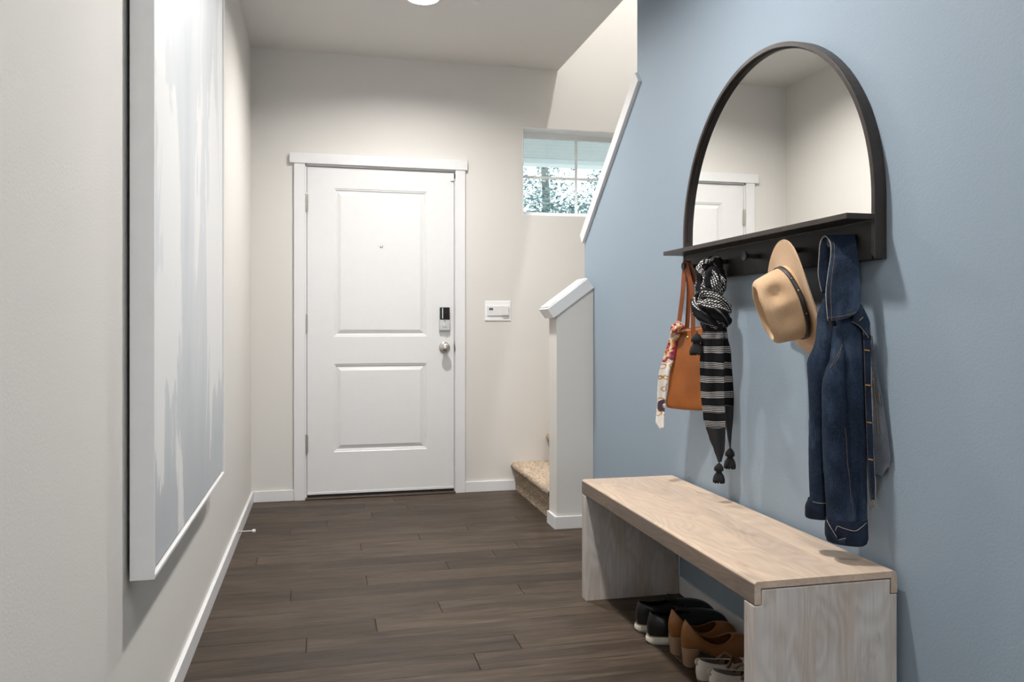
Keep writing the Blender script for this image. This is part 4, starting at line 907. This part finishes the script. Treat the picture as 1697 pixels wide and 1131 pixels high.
# ------------------------------------------------------------------ shoes under the bench
def foot(n, Lg, wh, wb, toe=1.0):
    # outline seen from above: heel at x=0, toe at x=Lg; returns points (x, y) counter-clockwise starting at heel
    pts = []
    for k in range(n):
        t = 2*math.pi*k/n; c, s = math.cos(t), math.sin(t)
        x = Lg*(0.5-0.5*c); q = x/Lg
        w = wh+(wb-wh)*max(0, math.sin(math.pi*min(1, max(0, (q-0.12))/0.95)))**1.1
        e = abs(s)**(0.62 if q < 0.5 else 0.62/toe)
        pts.append((x, math.copysign(e*w, s)))
    return pts
def make_shoe(name, label, cat, group, x, y, rz, p):
    root = empty(name, (x, y, 0), label, cat, group); root.rotation_euler[2] = 0
    cs, sn = math.cos(rz), math.sin(rz)
    def wp(a, b_, z): return (x+a*cs-b_*sn, y+a*sn+b_*cs, z)
    n = 56; Lg = p['L']; hh = p['heel']; st_ = p['sole']
    def zf(q):                                  # height of the foot bed along the shoe
        if hh <= 0: return 0
        t = min(1, max(0, (q-0.18)/0.47)); return hh*(1-(t*t*(3-2*t)))
    F = foot(n, Lg, p['wh'], p['wb'], p.get('toe', 1))
    # sole
    o_ = p['out']; m = MB(); v = []
    for lay, (k, dz) in enumerate([(1.0, 0.0), (1.0+o_, 0.35), (1.0+o_, 0.65), (1.0+o_*0.6, 1.0)]):
        for a, b_ in F:
            aa = Lg/2+(a-Lg/2)*(1+(k-1)*0.5) if not p.get('flare') else Lg/2+(a-Lg/2)*(1+(k-1)*0.6)
            v.append(wp(aa, b_*k, zf(a/Lg)+st_*dz))
    f = [(j*n+i, j*n+(i+1) % n, (j+1)*n+(i+1) % n, (j+1)*n+i) for j in range(3) for i in range(n)]
    f += [tuple(range(n-1, -1, -1)), tuple(3*n+i for i in range(n))]
    m.add(v, f); m.build('sole', p['sole_mat'], root, smooth=False)
    if hh > 0:                                  # stacked heel block
        m = MB(); v = []; hl = p['heel_len']; ly = 10; hp_ = []
        for k in range(28):
            t = 2*math.pi*k/28; hp_.append((hl/2-math.cos(t)*hl/2 if True else 0, math.copysign(abs(math.sin(t))**0.6, math.sin(t))*p['wh']*0.98))
        for j in range(ly+1):
            q = j/ly; sc_ = 0.80+0.20*q
            for a, b_ in hp_: v.append(wp(0.006*(1-q)+a*sc_, b_*sc_, (hh+0.001)*q))
        f = [(j*28+i, j*28+(i+1) % 28, (j+1)*28+(i+1) % 28, (j+1)*28+i) for j in range(ly) for i in range(28)] + [tuple(range(27, -1, -1)), tuple(ly*28+i for i in range(28))]
        m.add(v, f); m.build('heel', 'stacked_heel', root)
    # upper: loft from the foot print to the opening
    ox0, ox1, ow = p['open']; zb, zs, zfr = p['rim']   # opening from x0 to x1, half width, rim height at back, side, front
    def rimz(q): 
        return zb*(1-q)**2+2*zs*q*(1-q)+zfr*q*q
    lev = 14; v = []
    for j in range(lev+1):
        t = j/lev
        for k, (a, b_) in enumerate(F):
            ang = 2*math.pi*k/n; qx = 0.5-0.5*math.cos(ang)
            oa = ox0+(ox1-ox0)*qx; ob = ow*math.copysign(abs(math.sin(ang))**0.8, math.sin(ang))
            oz = rimz(qx); z0 = zf(a/Lg)+st_*0.9
            far = max(0, (a-ox1)/(Lg-ox1)) if a > ox1 else 0
            e = t if far <= 0 else t**(1+0.6*far)
            ez = t if far <= 0 else 1-(1-t)**(1+1.6*far)
            bul = math.sin(math.pi*t)*p.get('bulge', 0.004)
            L_ = math.hypot(a-Lg*0.4, b_) or 1
            hz = z0+(oz-z0)*ez
            v.append(wp(a+(oa-a)*e+(a-Lg*0.4)/L_*bul, b_+(ob-b_)*e+b_/L_*bul, hz))
    f = [(j*n+i, j*n+(i+1) % n, (j+1)*n+(i+1) % n, (j+1)*n+i) for j in range(lev) for i in range(n)]
    m = MB().add(v, f); u_ = m.build('upper', p['mat'], root, smooth=True, solid=0.0025)
    MB().tube([v[lev*n+(i % n)] for i in range(n+1)], 0.0018, 6, caps=False).build('rim', p.get('rim_mat', p['mat']), root, smooth=True)
    m = MB(); m.add([wp(a*0.93+0.004, b_*0.86, zf(a/Lg)+st_+0.002) for a, b_ in F], [tuple(range(n))]); m.build('insole', p['lin'], root)
    if p.get('welt'):
        MB().tube([wp(Lg/2+(a-Lg/2)*(1+o_*0.35), b_*(1+o_*0.8), zf(a/Lg)+st_*1.02) for a, b_ in F+F[:1]], 0.0016, 6, caps=False).build('welt', 'sole_tan', root, smooth=True)
    if p.get('laces'):
        for k in range(4):
            xx = ox1+0.004+k*0.014; zz = zfr-0.004-k*0.0045
            MB().tube(crom([wp(xx, -0.020, zz-0.004), wp(xx, 0, zz+0.004), wp(xx, 0.020, zz-0.004)], 8), 0.0016, 6).build('lace', 'black_suede', root, smooth=True)
        MB().tube(crom([wp(ox1+0.004, 0.0, zfr+0.003), wp(ox1-0.006, 0.020, zfr+0.012), wp(ox1+0.016, 0.030, zfr+0.001), wp(ox1+0.008, 0.002, zfr+0.003), wp(ox1-0.004, -0.022, zfr+0.012), wp(ox1+0.018, -0.030, zfr), wp(ox1+0.006, 0, zfr+0.003)], 40), 0.0015, 6).build('lace_bow', 'black_suede', root, smooth=True)
        def tg(u, v_): return wp(ox1-0.030+u*0.05, (v_-0.5)*0.042*(1-0.2*u), zfr+0.010-0.010*u-0.008*abs(v_-0.5))
        MB().grid(tg, 6, 6).build('tongue', 'black_suede', root, smooth=True, solid=0.003)
    if p.get('pull'):
        MB().tube(crom([wp(0.003, 0, zb-0.016), wp(-0.006, 0, zb-0.010), wp(-0.007, 0, zb-0.001), wp(0.001, 0, zb+0.002)], 10), 0.0042, 8, flat=0.55).build('pull_tab', 'white_leather', root, smooth=True)
        # brown bow and band across the vamp
        def st2(u, v_):
            yy = (u-0.5)*2; return wp(ox1-0.012+0.034*v_, yy*0.034, st_+0.004+(zfr+0.006-st_)*math.sqrt(max(0, 1-yy*yy*0.92))-0.006*v_)
        MB().grid(st2, 16, 5).build('vamp_band', 'tassel_brown', root, smooth=True, solid=0.003)
        for s in (-1, 1):
            MB().tube(crom([wp(ox1-0.004, 0, zfr+0.010), wp(ox1-0.016, s*0.016, zfr+0.018), wp(ox1-0.026, s*0.026, zfr+0.008), wp(ox1-0.040, s*0.030, zfr-0.006)], 14), [0.004, 0.005, 0.005, 0.005, 0.0045, 0.004, 0.004, 0.004, 0.004, 0.0045, 0.005, 0.0055, 0.006, 0.006, 0.005], 8).build('tie', 'tassel_brown', root, smooth=True)
    return root
oxford = dict(L=0.292, heel=0, sole=0.027, out=0.10, flare=1, wh=0.033, wb=0.046, toe=1.15, mat='black_leather', sole_mat='sole_white', lin='lining_dark', open=(0.006, 0.125, 0.024), rim=(0.102, 0.078, 0.104), bulge=0.006, welt=1, laces=1)
pump = dict(L=0.245, heel=0.058, sole=0.005, out=0.03, wh=0.031, wb=0.038, toe=1.0, heel_len=0.056, mat='tan_shoe', sole_mat='sole_tan', lin='lining_dark', open=(0.010, 0.165, 0.033), rim=(0.142, 0.028, 0.088), bulge=0.006)
flat_ = dict(L=0.235, heel=0, sole=0.008, out=0.04, wh=0.029, wb=0.036, toe=1.0, mat='white_leather', sole_mat='sole_tan', lin='lining_grey', open=(0.005, 0.120, 0.024), rim=(0.066, 0.046, 0.050), bulge=0.006, pull=1)
make_shoe('lace_up_shoe', 'black leather lace-up shoe with white sole, farthest under the bench', 'shoe', 'shoes under the bench', 1.503, -2.458, R(-4), oxford)
make_shoe('lace_up_shoe', 'black leather lace-up shoe with white sole, next to the tan heeled shoes', 'shoe', 'shoes under the bench', 1.500, -2.568, R(-2), oxford)
make_shoe('heeled_shoe', 'tan leather shoe with stacked wooden heel beside the black shoes', 'shoe', 'shoes under the bench', 1.532, -2.668, R(1), pump)
make_shoe('heeled_shoe', 'tan leather shoe with stacked wooden heel beside the white shoes', 'shoe', 'shoes under the bench', 1.532, -2.763, R(-2), pump)
make_shoe('flat_shoe', 'white leather flat shoe with brown bow beside the tan heels', 'shoe', 'shoes under the bench', 1.528, -2.880, R(2), flat_)
make_shoe('flat_shoe', 'white leather flat shoe with brown bow nearest the near bench leg', 'shoe', 'shoes under the bench', 1.533, -2.956, R(-3), flat_)

# ------------------------------------------------------------------ outdoors
struct(MB().box((-30, 0.6, -0.5), (40, 60, -0.3)).build('ground', 'lawn'))
struct(MB().box((-4, 0.15, -0.3), (9, 6.0, -0.05)).build('ground_porch_bounce', 'paving'))  # unseen pale slab added to bounce light up at soffit and window head
def tree(name, label, x, y, h, rad_, seed, n, conifer):
    r = empty(name, (x, y, -0.3), label, 'tree', 'trees outside the window'); q = random.Random(seed)
    MB().tube(crom([(x, y, -0.3), (x+0.06, y, h*0.35), (x-0.05, y+0.1, h*0.7), (x, y, h)], 16), [0.10-0.085*i/16 for i in range(17)], 10).build('trunk', 'bark', r, smooth=True)
    br = MB(); lf = MB()
    for k in range(26 if conifer else 18):
        z = h*(0.22+0.74*q.random()); an = q.random()*6.283
        ln = rad_*((1.05-z/h) if conifer else math.sin(math.pi*min(0.97, (z/h-0.12)/0.95)))*q.uniform(0.7, 1.1)+0.15
        e = Vector((x+math.cos(an)*ln, y+math.sin(an)*ln, z+(-0.15 if conifer else 0.35)*ln)); b0 = Vector((x, y, z))
        br.tube([b0, b0.lerp(e, 0.5)+Vector((0, 0, 0.06)), e], [0.018, 0.012, 0.005], 5)
        for _ in range(n):
            t = q.random()**0.6; c = b0.lerp(e, t)+Vector((q.gauss(0, 0.26), q.gauss(0, 0.26), q.gauss(0, 0.22)))
            s = q.uniform(0.022, 0.055); a = q.random()*6.28; d = Vector((math.cos(a), math.sin(a), q.uniform(-.6, .6))).normalized(); w = d.cross(Vector((q.gauss(0, 1), q.gauss(0, 1), 1))).normalized()
            lf.add([c-d*s, c+w*s*0.45, c+d*s, c-w*s*0.45], [(0, 1, 2, 3)])
    br.build('branches', 'bark', r)['kind'] = 'stuff'; o = lf.build('crown', 'leaves', r, recalc=False); o['kind'] = 'stuff'
tree('leafy_tree', 'tree seen through the left window pane', 4.05, 8.0, 8.0, 1.40, 1, 1050, False)
tree('leafy_tree', 'slim tree behind the window bar, right of the fuller tree', 6.9, 12.3, 9.5, 1.4, 2, 800, True)
tree('leafy_tree', 'distant tall tree rising behind the other trees outside', 5.4, 17.5, 11.0, 2.2, 3, 500, False)
